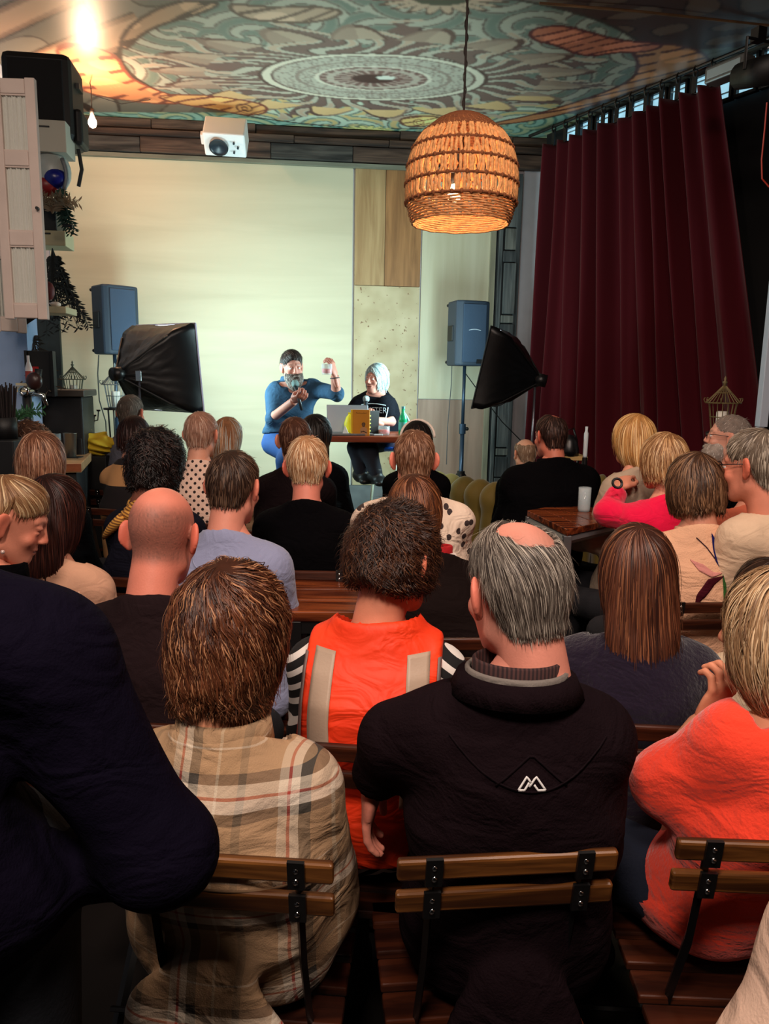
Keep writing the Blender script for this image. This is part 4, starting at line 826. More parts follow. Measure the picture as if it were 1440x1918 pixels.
# ---------------- stage furniture ----------------
def stage():
    tc = P(682, 812, 5.55); zt = tc[2]; root = empty('bar_table', (tc[0], tc[1], .18), math.radians(3), label='high stage table with reddish wooden edge', cat='table'); h = zt-.18
    MB().box((0, .0, h-.022), (.62, .52, .044)).build('tabletop', wood('table_red', (96, 38, 22), (150, 74, 44), 0, 1.2, .3, .1), root, bevel=.006)
    for sx in (-1, 1):
        for sy in (-1, 1): MB().box((sx*.27, sy*.22, (h-.044)/2), (.03, .03, h-.044)).build('leg', M_metal, root, bevel=.003)
    for sy in (-1, 1): MB().box((0, sy*.22, .22), (.54, .02, .02)).build('foot_rail', M_metal, root)
    T = lambda x, y: PZ(x, y, zt)
    # laptop
    c = P(652, 806, 5.5); c[2] = zt; r = empty('laptop', c, math.radians(180+12), label='grey laptop open on the stage table', cat='laptop')
    MB().box((0, .10, .008), (.30, .21, .014)).build('laptop_base', mat('laptop_grey', (120, 122, 128), .4, .4), r, bevel=.004); MB().box((0, -.02, .105), (.30, .008, .2), rotx(.25)).build('laptop_screen', mat('laptop_grey', (120, 122, 128), .4, .4), r, bevel=.004)
    # book on display: upright, facing the audience
    c = P(676, 812, 5.33); c[2] = zt; r = empty('book', c, math.radians(-3), label='upright mustard book with a figure on its cover', cat='book'); W, H = .118, .178; my = mat('book_mustard', (214, 140, 14), .45, var=.06)
    MB().box((0, 0, H/2), (W, .02, H)).build('cover', my, r, bevel=.002); MB().box((-W/2-.006, .0, H/2), (.014, .022, H)).build('spine', mat('book_yellow', (245, 205, 40), .45), r, bevel=.002)
    MB().box((.0, .003, H-.003), (W-.006, .014, .008)).build('pages', M_white, r)
    ink = mat('book_ink', (92, 52, 12), .6); b = MB(); x = -.035
    for i, hh in enumerate((.016, .009, .014, .009, .004, .013, .010, .012)):
        b.tube([(x, -.0115, H*.86), (x+.004, -.0115, H*.86+hh*.6), (x+.007, -.0115, H*.86+.0)], .0011, 4); x += .0095
    b.build('title_lettering', ink, r); b = MB(); b.ball((.018, -.0112, H*.42), (.011, .0012, .015), 10); b.build('printed_face', mat('book_face', (110, 78, 52), .6), r, True)
    b = MB(); b.lathe((.018, -.0112, H*.45), [(0.0001, -.0012), (.013, -.0008), (.013, .001)], 12, rotx(math.pi/2)); b.build('printed_hair', mat('book_hair', (60, 40, 24), .6), r)
    b = MB(); b.add([(-.008, -.0108, .004), (.046, -.0108, .004), (.042, -.0108, .05), (.028, -.0108, .062), (.010, -.0108, .062), (-.004, -.0108, .05)], [(0, 1, 2, 3, 4, 5)]); b.build('printed_body', mat('book_body', (190, 140, 96), .6), r)
    b = MB(); b.tube([(0, -.0112, .022), (.018, -.0112, .034), (.038, -.0112, .022)], .002, 4); b.tube([(.04, -.0112, .02), (.018, -.0112, .03), (-.002, -.0112, .032)], .002, 4); b.build('printed_arms', mat('book_hair', (60, 40, 24), .6), r)
    c = P(696, 810, 5.42); c[2] = zt; r = empty('book', c, math.radians(35), label='upright book with black and white spine lettering, behind the mustard book', cat='book'); MB().box((0, 0, .085), (.11, .02, .17)).build('cover', mat('book_dark', (36, 34, 34), .5), r, bevel=.002)
    for i in range(5): MB().box((-.03, -.011, .03+i*.026), (.03, .002, .008)).build('spine_lettering', mat('book_letter', (225, 225, 120), .5), r)
    c = P(657, 806, 5.42); c[2] = zt; r = empty('bag', c, label='bright yellow packet beside the laptop', cat='packet'); MB().lathe((0, 0, 0), [(.03, 0), (.045, .03), (.048, .08), (.035, .12), (.015, .145)], 14).build('pouch', mat('bag_yellow', (226, 220, 20), .5, bump=.3, bscale=40), r, True); MB().box((0, 0, .145), (.04, .008, .02)).build('seal', mat('bag_yellow', (226, 220, 20), .5), r)
    c = P(647, 812, 5.32); c[2] = zt; r = MB(); r.add([(0, 0, .001), (.05, 0, .001), (.05, .05, .001), (0, .05, .001), (.02, .025, .07)], [(3, 2, 1, 0), (0, 1, 4), (1, 2, 4), (2, 3, 4), (3, 0, 4)]); o = r.build('napkin', mat('napkin_white', (225, 235, 240), .7), label='folded white napkin at table front edge', cat='napkin'); o.location = c-np.array([.025, 0, 0])
    # green bottle
    c = P(754, 812, 5.5); c[2] = zt; r = empty('bottle', c, label='green glass bottle on the stage table', cat='bottle'); MB().lathe((0, 0, 0), [(.028, 0), (.031, .006), (.031, .10), (.026, .125), (.0125, .155), (.0115, .185)], 20, cap=True).build('bottle_glass', mat('green_glass', (40, 190, 130), .08, trans=.55, ior=1.3), r, True)
    MB().cyl((0, 0, .183), (0, 0, .2), .0125).build('cap', mat('cap_teal', (70, 130, 130), .4), r); MB().lathe((0, 0, 0), [(.0315, .035), (.0315, .09)], 20).build('bottle_label', mat('label_teal', (70, 160, 150), .6), r, True)
    # drink on table
    def tumbler(loc, label, cat='glass', rr=.036, hh=.075, liq=(235, 50, 20), lev=.6, rot=None, name='tumbler'):
        r = empty(name, loc, label=label, cat=cat); R_ = rot
        MB().lathe((0, 0, 0), [(.001, .003), (rr*.85, .0), (rr, .01), (rr*1.04, hh), (rr*.98, hh), (rr*.94, .012), (.001, .008)], 22).build('glass_wall', M_glasspane, r, True)
        if liq: MB().lathe((0, 0, 0), [(.001, .009), (rr*.92, .013), (rr*.95, hh*lev), (.001, hh*lev)], 20).build('drink', mat('red_drink', (250, 48, 14), .2), r, True)
        return r
    c = P(719, 806, 5.42); c[2] = zt; tumbler(c, 'tumbler of red drink in front of the seated woman', rr=.04, hh=.065)
    c = P(709, 811, 5.36); c[2] = zt; r = MB(); r.box((0, 0, .006), (.06, .03, .01)); o = r.build('phone', mat('phone_white', (200, 215, 225), .3), label='small pale phone lying before the drink', cat='phone', bevel=.003); o.location = c
    return zt, tumbler
ZTAB, tumbler = stage()
# ---------------- chairs and tables ----------------
def folding_chair(wm, wmb, label, wid=.40, back=True, gname=None):
    root = empty('folding_chair', (0, 0, 0), label=label, cat='chair', group=gname); sh = .45; w2 = wid/2
    # back posts run down to the front feet; seat legs cross
    for s_ in (-1, 1):
        x = s_*(w2-.055); b = MB(); b.tube([(x, -.212, .815), (x, -.17, .62), (x, -.10, .44), (x, .22, .012)], .0145, 4, flat=.45); b.build('back_post', M_metal, root)
        b = MB(); b.tube([(x*.86, .17, .42), (x*.86, -.22, .012)], .0135, 4, flat=.45); b.build('leg', M_metal, root)
    for i in range(5): b = MB(); b.box((0, -.16+i*.082, sh-.009), (wid, .066, .018)); b.build('seat_slat', wmb, root, bevel=.004)
    for z, y in ((.818, -.220), (.755, -.208)):
        b = MB(); b.box((0, y-.0, z), (wid, .016, .037), rotx(.16)); b.build('back_slat', wm, root, bevel=.005)
        for s_ in (-1, 1):
            pl_ = MB(); pl_.box((s_*(w2-.055), y-.012, z), (.026, .006, .05), rotx(.16)); o = pl_.build('strap', M_metal, root)
            for dz in (-.009, .009): rv = MB(); rv.ball((s_*(w2-.055), y-.016, z+dz), (.0052, .003, .0052), 8); rv.build('rivet', M_chrome, o, True)
    b = MB(); b.tube([(-(w2-.055), .17, .12), (w2-.055, .17, .12)], .007, 5); b.build('cross_bar', M_metal, root); b = MB(); b.tube([(-(w2-.06), -.17, .10), (w2-.06, -.17, .10)], .007, 5); b.build('cross_bar', M_metal, root)
    return root
def dup(src, loc, rz, label, group=None, sc=None):
    def cp(o, par):
        c = o.copy(); COL.objects.link(c); c.parent = par
        for ch in o.children: cp(ch, c)
        return c
    r = cp(src, None); r.location = loc; r.rotation_euler = (0, 0, rz); r['label'] = label
    if group: r['group'] = group
    return r
M_chair_dk_shade = wood('chair_wood_dark_shaded', (42, 18, 10), (84, 40, 22), 0, 1.6, .35, .2, (26, 10, 6)); M_tab = wood('table_walnut', (70, 28, 14), (150, 76, 38), 0, 1.3, .25, .15, (40, 14, 8))  # darker copy of the chair wood; shade put into the seats' colour
def table(name, corners, z, th, mt, legmt, label, cat='table', legw=.04, apron=True, slats=0):
    c = np.mean(corners, 0); root = empty(name, (c[0], c[1], 0), label=label, cat=cat); q = [np.asarray(a)-[c[0], c[1]] for a in corners]
    u = q[1]-q[0]; L = np.linalg.norm(u); u = u/L; v = q[3]-q[0]; Wd = np.linalg.norm(v); v = v/Wd; ang = math.atan2(u[1], u[0]); r = rotz(ang)
    n = max(1, slats)
    for i in range(n): p = r@np.array([0, (i+.5)/n*Wd-Wd/2, 0]); MB().box((p[0], p[1], z-th/2), (L, Wd/n-(.003 if n > 1 else 0), th), r).build('top_board' if n > 1 else 'tabletop', mt, root, bevel=.004)
    for sx in (-1, 1):
        for sy in (-1, 1): p = r@np.array([sx*(L/2-legw*.6), sy*(Wd/2-legw*.6), 0]); MB().box((p[0], p[1], (z-th)/2), (legw, legw, z-th), r).build('leg', legmt, root, bevel=.003)
    if apron:
        for sx in (-1, 1): p = r@np.array([sx*(L/2-legw*.6), 0, 0]); MB().box((p[0], p[1], z-th-.022), (legw*.8, Wd-legw*2, .04), r).build('apron', legmt, root)
        for sy in (-1, 1): p = r@np.array([0, sy*(Wd/2-legw*.6), 0]); MB().box((p[0], p[1], z-th-.022), (L-legw*2, legw*.8, .04), r).build('apron', legmt, root)
    return root
# ---------------- left corner: bar, shelves, cabinet, plants ----------------
def leftside():
    rd = random.Random(4)
    # big black cabinet speaker high on the left wall
    c = P(84, 196, 4.9); s = .0036; r = empty('hanging_speaker', c, math.radians(8), label='large black speaker high on the left wall under the ceiling', cat='speaker')
    MB().box((0, 0, 0), (.38, .34, .47)).build('cabinet', mat('cab_black', (14, 8, 7), .5), r, bevel=.04); MB().box((.0, -.17, -.0), (.30, .012, .38)).build('grille', mat('cab_black2', (10, 6, 6), .7, bump=1, bscale=500), r, bevel=.005)
    MB().box((.205, -.02, -.14), (.05, .18, .20)).build('side_horn', M_black, r, bevel=.02); MB().box((.20, .0, .10), (.02, .1, .03)).build('bracket', M_metal, r); MB().tube([(.19, -.05, -.25), (.2, -.03, -.36), (.17, 0, -.45)], .012, 6).build('hanging_strap', M_metal, r)
    MB().box((-.24, .05, .05), (.12, .05, .04)).build('wall_arm', M_metal, r)
    # shutter, bifold with curtained openings
    def shutter(c, w_, h, label, yaw):
        r = empty('shutter', c, yaw, label=label, cat='shutter'); ms = mat('shutter_pink', (196, 178, 168), .6, var=.08, bump=.15, bscale=60); t = .03; fw = .042
        for x in (-w_/2+fw/2, w_/2-fw/2): MB().box((x, 0, 0), (fw, t, h)).build('stile', ms, r, bevel=.004)
        n = 3; zs = [h/2-.035, h*.175, -h*.155, -h/2+.035]
        for z in zs: MB().box((0, 0, z), (w_-2*fw, t, .06)).build('rail', ms, r, bevel=.004)
        for i in range(n):
            z0, z1 = zs[i+1]+.03, zs[i]-.03; N = 26; V = []; ww = w_-2*fw
            for k in range(N+1):
                x = -ww/2+ww*k/N; y = .006*math.sin(k*2.1)+.004*math.sin(k*.9); V += [(x, y, z0), (x, y, z1)]
            MB().add(V, [(2*k, 2*k+2, 2*k+3, 2*k+1) for k in range(N)]).build('gathered_curtain', mat('net_curtain', (190, 190, 182), .8, bump=.4, bscale=90), r, True)
            for k in range(2): MB().box((0, -.0, z0+.002 if k else z1-.002), (ww, .02, .008)).build('rod_strip', ms, r)
        MB().cyl((w_/2-.012, -.02, -.03), (w_/2-.012, -.035, -.03), .007, n=10).build('knob', M_black, r); return r
    shutter(P(38, 378, 3.5), .185, .99, 'pinkish white shutter door with gathered net panels, upper left', math.radians(3))
    c = P(2, 400, 3.65); r = shutter(c, .16, 1.05, 'second shutter leaf at the far left picture edge', math.radians(48))
    # shelf boxes
    def shelf(px, Y, w_, d, h, lab, mt=M_white):
        c = P(*px, Y); r = empty('wall_shelf', c, math.radians(8), label=lab, cat='shelf'); MB().box((0, 0, 0), (w_, d, h)).build('shelf_body', mt, r, bevel=.004)
        for z in (h*.28, -h*.22): MB().box((-.03, -d/2-.002, z), (w_*.4, .006, .008)).build('slot', M_black, r); return r
    shelf((100, 264), 4.75, .19, .2, .17, 'white slotted box under the hanging black speaker', mat('shelf_grey', (170, 165, 150), .6)); shelf((103, 451), 4.8, .17, .2, .085, 'pale shelf below the dried flowers', mat('shelf_cream', (190, 178, 140), .6))
    c = P(70, 582, 4.3); MB().box(c, (.36, .2, .035), rotz(.1)).build('wall_shelf', mat('shelf_cream', (190, 178, 140), .6), label='narrow pale shelf below the shutter door', cat='shelf', bevel=.004)
    # globe / fan
    c = P(98, 322, 4.75); r = empty('globe_lamp', c, label='round white and blue globe on the left wall shelf', cat='globe'); MB().ball((0, 0, 0), (.105, .10, .12), 24).build('globe_body', mat('globe_white', (150, 155, 150), .4), r, True); MB().ball((.035, -.035, -.045), (.07, .075, .06), 20).build('blue_side', mat('globe_blue', (14, 20, 100), .3), r, True); MB().ball((-.02, -.03, -.085), (.07, .07, .06), 16).build('red_base', mat('globe_red', (120, 22, 22), .4), r, True)
    MB().tube([(.085+.02*math.sin(t), -.06, .06-.17*t/3) for t in np.linspace(0, 3, 9)], .012, 6).build('support_arm', mat('arm_grey', (90, 92, 94), .4), r, True)
    MB().box(P(92, 408, 4.85), (.14, .2, .19), rotz(.1)).build('black_box', M_black, label='small black box speaker on the pale shelf', cat='box', bevel=.008); MB().cyl(P(118, 422, 4.6), P(136, 424, 4.6), .01).build('microphone_clip', M_black, label='small black peg sticking out by the dried flowers', cat='peg')
    # dried fronds
    def fronds(name, c, n, lab, cols, spread, down=False, L=.3):
        r = empty(name, c, label=lab, cat='dried plant'); b = MB(); lf = MB()
        for i in range(n):
            a = rd.uniform(0, 6.28); tl = rd.uniform(.5, 1)*L; pts = []; d = np.array([math.cos(a)*spread+.04, math.sin(a)*spread, -1 if down else 1.]); p = np.zeros(3)
            for k in range(7): pts.append(p.copy()); d += np.array([.035 if down else .05, 0, .02 if down else -.22])*(.8); p = p+d/np.linalg.norm(d)*tl/6
            b.tube(pts, [.003-.0003*k for k in range(7)], 4)
            for k in range(1, 7):
                for s_ in (-1, 1):
                    q = pts[k]; dd = (pts[k]-pts[k-1]); dd = dd/np.linalg.norm(dd); sd = np.cross(dd, [0, 1, .3])*s_; e = q+(dd*.5+sd*.9)*rd.uniform(.02, .05); lf.add([q, (q+e)/2+dd*.006, e, (q+e)/2-dd*.006], [(0, 1, 2, 3)])
        b.build('stems', mat('stem_'+name, cols[0], .8), r); lf.build('leaves', mat('leaf_'+name, cols[1], .8), r, kind='stuff')
    fronds('dried_flowers', P(98, 400, 4.65), 34, 'bunch of dried brown flowers beneath the globe', ((120, 95, 70), (140, 118, 92)), .5, False, .2)
    fronds('dried_palm', P(112, 345, 4.7), 20, 'dusty green tinsel frond hanging beside the globe', ((30, 50, 40), (30, 62, 50)), .12, True, .28)
    fronds('dried_fern', P(98, 465, 4.7), 60, 'dark dried fern hanging down the left wall', ((30, 32, 30), (38, 42, 40)), .26, True, .5)
    fronds('wall_creeper', P(58, 615, 4.6), 40, 'brown dried creeper behind the beer tap', ((60, 50, 42), (96, 84, 70)), .3, True, .4)
    c = P(75, 600, 4.35); MB().tube([P(30, 612, 4.3), P(85, 575, 4.3)], .022, 4).build('shelf_brace', M_black, label='dark diagonal brace under the narrow shelf', cat='brace')
    for i, (x, y) in enumerate(((104, 570), (92, 545))): MB().ball(P(x, y, 4.3), (.03, .03, .015 if i == 0 else .05), 10).build('ornament', mat('ornament_%d' % i, ((225, 205, 190), (92, 28, 28))[i], .6), smooth=True, label=('pale shell ornament on the narrow shelf', 'dark red ornament behind the shutter door')[i], cat='ornament')
    MB().box(P(92, 660, 5.6), (.17, .04, .62), rotz(.1)).build('trim_4', mat('panel_grey', (62, 74, 76), .7, var=.25, vscale=10, bump=.3, bscale=30), kind='structure', bevel=.004)
    MB().box(P(20, 690, 4.4)+np.array([-.1, .2, 0]), (.32, .10, 1.0), rotz(-.2)).build('trim_5', mat('pillar_blue', (150, 172, 205), .7, var=.06), kind='structure')
    # framed shadow box with red picture
    c = P(75, 700, 4.5); r = empty('shadow_box', c, math.radians(10), label='black cabinet box with a red picture inside', cat='cabinet'); MB().box((0, .04, 0), (.15, .06, .26)).build('case', M_black, r, bevel=.004)
    for x in (-.07, .07): MB().box((x, 0, 0), (.014, .03, .26)).build('side', M_black, r)
    MB().box((-.03, .008, -.01), (.045, .004, .10)).build('red_picture', mat('picture_red', (170, 12, 12), .5), r)
    c = P(54, 695, 4.1); r = empty('bottle', c-np.array([0, 0, .06]), label='white-capped bottle standing before the black cabinet box', cat='bottle'); MB().lathe((0, 0, 0), [(.016, 0), (.018, .005), (.018, .075), (.007, .11), (.007, .14)], 16, cap=True).build('bottle_body', mat('bottle_wht', (225, 218, 215), .3), r, True); MB().lathe((0, 0, 0), [(.0185, .01), (.0185, .06)], 16).build('bottle_label', mat('label_redblue', (160, 60, 50), .5), r, True)
    MB().cyl(P(66, 714, 4.1)-[0, 0, .02], P(66, 714, 4.1)+[0, 0, .012], .02).build('candle', mat('candle_peach', (240, 170, 140), .5, emit=.15), smooth=False, label='short peach candle beside the white-capped bottle', cat='candle')
    for i in range(3): MB().box(P(47, 720+i*6, 4.15), (.075, .06, .013), rotz(rd.uniform(-.1, .2))).build('book', mat('book_pale_%d' % i, ((176, 168, 140), (150, 148, 130), (190, 180, 150))[i], .7), label=('top', 'middle', 'bottom')[i]+' book of the small stack under the bottle', cat='book', group='books stacked behind the tap')
    # sideboard (piano)
    c = P(98, 770, 4.7); z = c[2]+.13; r = empty('sideboard', (c[0]-.02, c[1]+.1, 0), math.radians(8), label='black sideboard with lanterns standing behind the bar', cat='sideboard'); MB().box((0, 0, z-.02), (.42, .34, .04)).build('top', mat('top_worn', (70, 64, 58), .4), r, bevel=.006); MB().box((0, .01, (z-.04)/2), (.38, .3, z-.04)).build('case', M_black, r, bevel=.01)
    for x in (-.1, .1): MB().box((x, -.145, z*.5), (.16, .014, z*.6)).build('door', M_black, r, bevel=.006)
    # lanterns
    def lantern(px, Y, hpx, lab, colr, candle=True, stand=None):
        c = P(*px, Y); H = hpx*np.dot(c-CAM, F)/1440; c[2] -= H/2; r = empty('lantern', c, label=lab, cat='lantern'); R_ = H*.30; mt = mat('lantern_%d' % colr[0], colr, .5, .3); zt = H*.52; n = 16
        b = MB()
        for i in range(n): a = 2*math.pi*i/n; b.tube([(R_*.55*math.cos(a), R_*.55*math.sin(a), H*.02), (R_*.8*math.cos(a), R_*.8*math.sin(a), zt)], .0022, 4)
        b.build('cage_bars', mt, r)
        b = MB()
        for i in range(24): a = 2*math.pi*i/24; b.tube([(R_*math.cos(a), R_*math.sin(a), zt), (R_*.45*math.cos(a), R_*.45*math.sin(a), H*.70), (R_*.1*math.cos(a), R_*.1*math.sin(a), H*.82)], .0024, 4)
        b.build('roof_bars', mt, r)
        for rr, z in ((R_*.55, H*.02), (R_*.8, zt), (R_, zt), (R_*.45, H*.70), (R_*.68, H*.27)): b = MB(); b.tube([(rr*math.cos(t), rr*math.sin(t), z) for t in np.linspace(0, 2*math.pi, 25)], .003, 5, False); b.build('ring', mt, r)
        MB().lathe((0, 0, 0), [(.001, H*.015), (R_*.56, H*.015), (R_*.56, H*.03), (.001, H*.03)], 20).build('floor_plate', mt, r)
        for i in range(6): a = 2*math.pi*i/6; b = MB(); b.tube([(R_*math.cos(a)*(1+.02*k), R_*math.sin(a)*(1+.02*k), zt+.0) if k == 0 else (math.cos(a)*(R_+H*.05*math.sin(k*.7)), math.sin(a)*(R_+H*.05*math.sin(k*.7)), zt+H*.045*(1-math.cos(k*.9))) for k in range(5)], .0028, 4); b.build('scroll', mt, r)
        MB().lathe((0, 0, 0), [(.001, H*.81), (R_*.12, H*.82), (R_*.06, H*.86), (R_*.16, H*.89), (R_*.05, H*.92), (R_*.09, H*.95), (.001, H)], 12).build('finial', mt, r, True)
        if candle: k = R_*.33; MB().lathe((0, 0, 0), [(.001, H*.03), (k, H*.03), (k, H*.36), (k*.8, H*.375), (.001, H*.36)], 18).build('candle', mat('candle_white', (228, 222, 210), .6, sss=.0), r, True)
        for i in range(3): a = 2*math.pi*i/3; MB().ball((R_*.45*math.cos(a), R_*.45*math.sin(a), -.0), .008, 8).build('foot', mt, r)
        return r
    lantern((137, 712), 5.0, 72, 'grey wire lantern on the sideboard corner', (96, 100, 84)); lantern((216, 722), 6.1, 84, 'wire birdcage lantern with candle by the speaker stand', (110, 118, 120)); lantern((1354, 757), 4.3, 104, 'brass birdcage lantern with white candle by the curtain', (112, 96, 62))
    # stands below lanterns
    for (x, y, Y, lab) in ((216, 764, 6.1, 'thin dark plant stand under the birdcage lantern'), (1354, 810, 4.3, 'dark pedestal under the brass birdcage lantern')):
        c = P(x, y, Y); r = empty('pedestal', (c[0], c[1], 0), label=lab, cat='stand'); MB().cyl((0, 0, c[2]-.015), (0, 0, c[2]), .09, n=20).build('top', M_metal, r)
        for k in range(3): a = 2*math.pi*k/3; MB().tube([(.07*math.cos(a), .07*math.sin(a), c[2]-.01), (.04*math.cos(a), .04*math.sin(a), c[2]*.5), (.12*math.cos(a), .12*math.sin(a), .01)], .007, 5).build('leg', M_metal, r)
    # candelabra
    c = P(143, 800, 5.0); r = empty('candelabra', (c[0], c[1], c[2]-.05), label='black branching candelabra beside the sideboard', cat='candelabra'); b = MB(); b.tube([(0, 0, 0), (0, 0, .2)], .007, 6)
    for i in range(9):
        a = 2*math.pi*i/9; l_ = .09+.04*(i % 2); zz_ = .07+.03*(i % 3); e = (math.cos(a)*l_+.03, math.sin(a)*l_*.6, zz_+.05); b.tube([(0, 0, zz_), (e[0]*.6, e[1]*.6, zz_-.02), (e[0]*.95, e[1]*.95, zz_-.005), e], .004, 5); b.lathe(e, [(.001, 0), (.012, .002), (.014, .012)], 8)
    b.build('branches', M_black, r); MB().lathe((0, 0, 0), [(.001, 0), (.05, 0), (.045, .01), (.008, .02)], 16).build('foot', M_black, r); MB().box((c[0], c[1], (c[2]-.05)/2), (.05, .05, c[2]-.05)).build('plinth', M_black, label='slim black post under the candelabra', cat='plinth', bevel=.005)
    # yellow cloth heap on stool
    c = P(172, 822, 4.9); r = empty('cloth', c-np.array([0, 0, .07]), label='crumpled mustard yellow cloth behind the bar counter', cat='cloth')
    def cf(p): return ell_(p, (0, 0, .04), (.15, .12, .075), rotz(.2))-.018*np.sin(p[:, 0]*50+9*np.sin(p[:, 2]*20))*np.sin(p[:, 1]*30+p[:, 2]*40)
    v, q = nets(cf, (-.2, -.18, -.06), (.2, .18, .16), .008); qmesh('folds', v, q, mat('cloth_mustard', (190, 160, 30), .8, bump=.2), r)
    MB().box((c[0], c[1], (c[2]-.1)/2), (.24, .2, c[2]-.1)).build('crate', M_black, label='dark box under the mustard cloth', cat='box', bevel=.005)
    # bar counter
    z = 1.06; k = [PZ(x, y, z)[:2] for x, y in ((60, 866), (152, 868), (181, 838), (110, 838))]; r = empty('bar_counter', (0, 0, 0), label='wooden bar counter with black side at left', cat='counter')
    a = np.array(k[1]); b_ = np.array(k[2]); u = b_-a; u = u/np.linalg.norm(u); v_ = np.array([-u[1], u[0]]); L = np.linalg.norm(b_-a)+.0
    def pr(off0, off1, l0, l1, z0, z1, nm, mt):
        q = [a+u*l0+v_*off0, a+u*l1+v_*off0, a+u*l1+v_*off1, a+u*l0+v_*off1]; V = [(*p, z0) for p in q]+[(*p, z1) for p in q]; MB().add(V, [(3, 2, 1, 0), (4, 5, 6, 7), (0, 1, 5, 4), (1, 2, 6, 5), (2, 3, 7, 6), (3, 0, 4, 7)]).build(nm, mt, r, bevel=.003)
    pr(0, .55, 0, L, z-.05, z, 'worktop', wood('bar_oak', (170, 130, 90), (205, 165, 120), 0, .8, .35, .1)); pr(.0, .55, -.003, 0, z-.045, z-.001, 'front_edge', wood('bar_edge', (120, 62, 30), (150, 84, 44), 0, 1)); pr(.03, .52, .03, L-.03, 0, z-.05, 'counter_body', M_black)
    ctr = lambda x, y: PZ(x, y, z)
    r = empty('cocktail_shaker', ctr(133, 856), label='tall steel cup on the bar counter end', cat='cup'); MB().lathe((0, 0, 0), [(.027, 0), (.03, .004), (.038, .14), (.040, .142), (.037, .142), (.029, .01)], 20).build('cup_wall', M_steel, r, True); MB().box((.02, -.03, -.0), (.1, .08, .01)).build('bar_mat', M_black, r)
    g0 = None
    for i, (x, y) in enumerate(((100, 843), (107, 852), (112, 838), (116, 848), (121, 840), (128, 838), (143, 848), (146, 841), (105, 836))):
        q = ctr(x, y); gl = tumbler(q, 'upturned clear glass in the cluster on the bar', rr=.027, hh=.13, liq=None); gl['group'] = 'clear glasses clustered on the bar counter'; gl['label'] = 'clear tall glass in the cluster beside the steel cup'
    # beer tap
    c = P(54, 800, 3.9); r = empty('beer_tap', (c[0], c[1], c[2]-.10), label='chrome beer tap on a black column at the bar', cat='tap'); h = P(54, 740, 3.9)[2]-c[2]+.1
    MB().cyl((0, 0, 0), (0, 0, h), .022).build('column', M_metal, r, True); MB().lathe((0, -.03, h+.02), [(.018, -.012), (.026, -.008), (.026, .008), (.018, .012)], 18, rotx(math.pi/2)).build('lens', M_chrome, r, True); MB().tube([(0, -.0, h), (.05, -.02, h+.01), (.09, -.02, h+.0), (.105, -.02, h-.05)], [.012, .011, .012, .009], 10).build('spout', M_chrome, r, True); MB().tube([(.06, -.02, h+.01), (.07, -.02, h+.08), (.075, -.02, h+.13)], [.008, .014, .018], 10).build('tap_handle', M_black, r, True); MB().ball((.055, -.03, h+.07), (.04, .03, .045), 14).build('badge_knob', mat('knob_brown', (48, 26, 24), .35), r, True)
    MB().box((c[0]-.03, c[1]+.04, (c[2]-.1)/2), (.16, .2, c[2]-.1)).build('tap_counter', M_black, label='dark counter carrying the beer tap at left edge', cat='counter', bevel=.01)
    # green plant and bristly brush at the far left
    fronds('potted_plant', P(30, 790, 3.7), 16, 'small green leafy plant at the left picture edge', ((40, 70, 40), (46, 92, 56)), .6, False, .16)
    c = P(6, 760, 3.3); r = empty('brush', c-np.array([0, 0, .06]), label='black bristly brush head standing at the left picture edge', cat='brush'); b = MB()
    for i in range(60): a = rd.uniform(0, 6.28); q = rd.uniform(0, .045); b.tube([(q*math.cos(a), q*math.sin(a), 0), (q*1.4*math.cos(a), q*1.4*math.sin(a), rd.uniform(.12, .16))], .003, 4)
    b.build('bristles', mat('bristle', (26, 16, 16), .8), r, kind='stuff'); MB().cyl((0, 0, -.08), (0, 0, .01), .05).build('holder', M_black, r, True)
    MB().box((c[0]-.02, c[1], (c[2]-.14)/2), (.2, .2, c[2]-.14)).build('plinth', M_black, label='dark plinth under the black brush', cat='plinth', bevel=.005)
    c = P(30, 790, 3.7); MB().box((c[0], c[1], (c[2])/2), (.16, .14, c[2]-.0)).build('planter_box', M_black, label='dark box holding the green plant', cat='box', bevel=.005)
leftside()
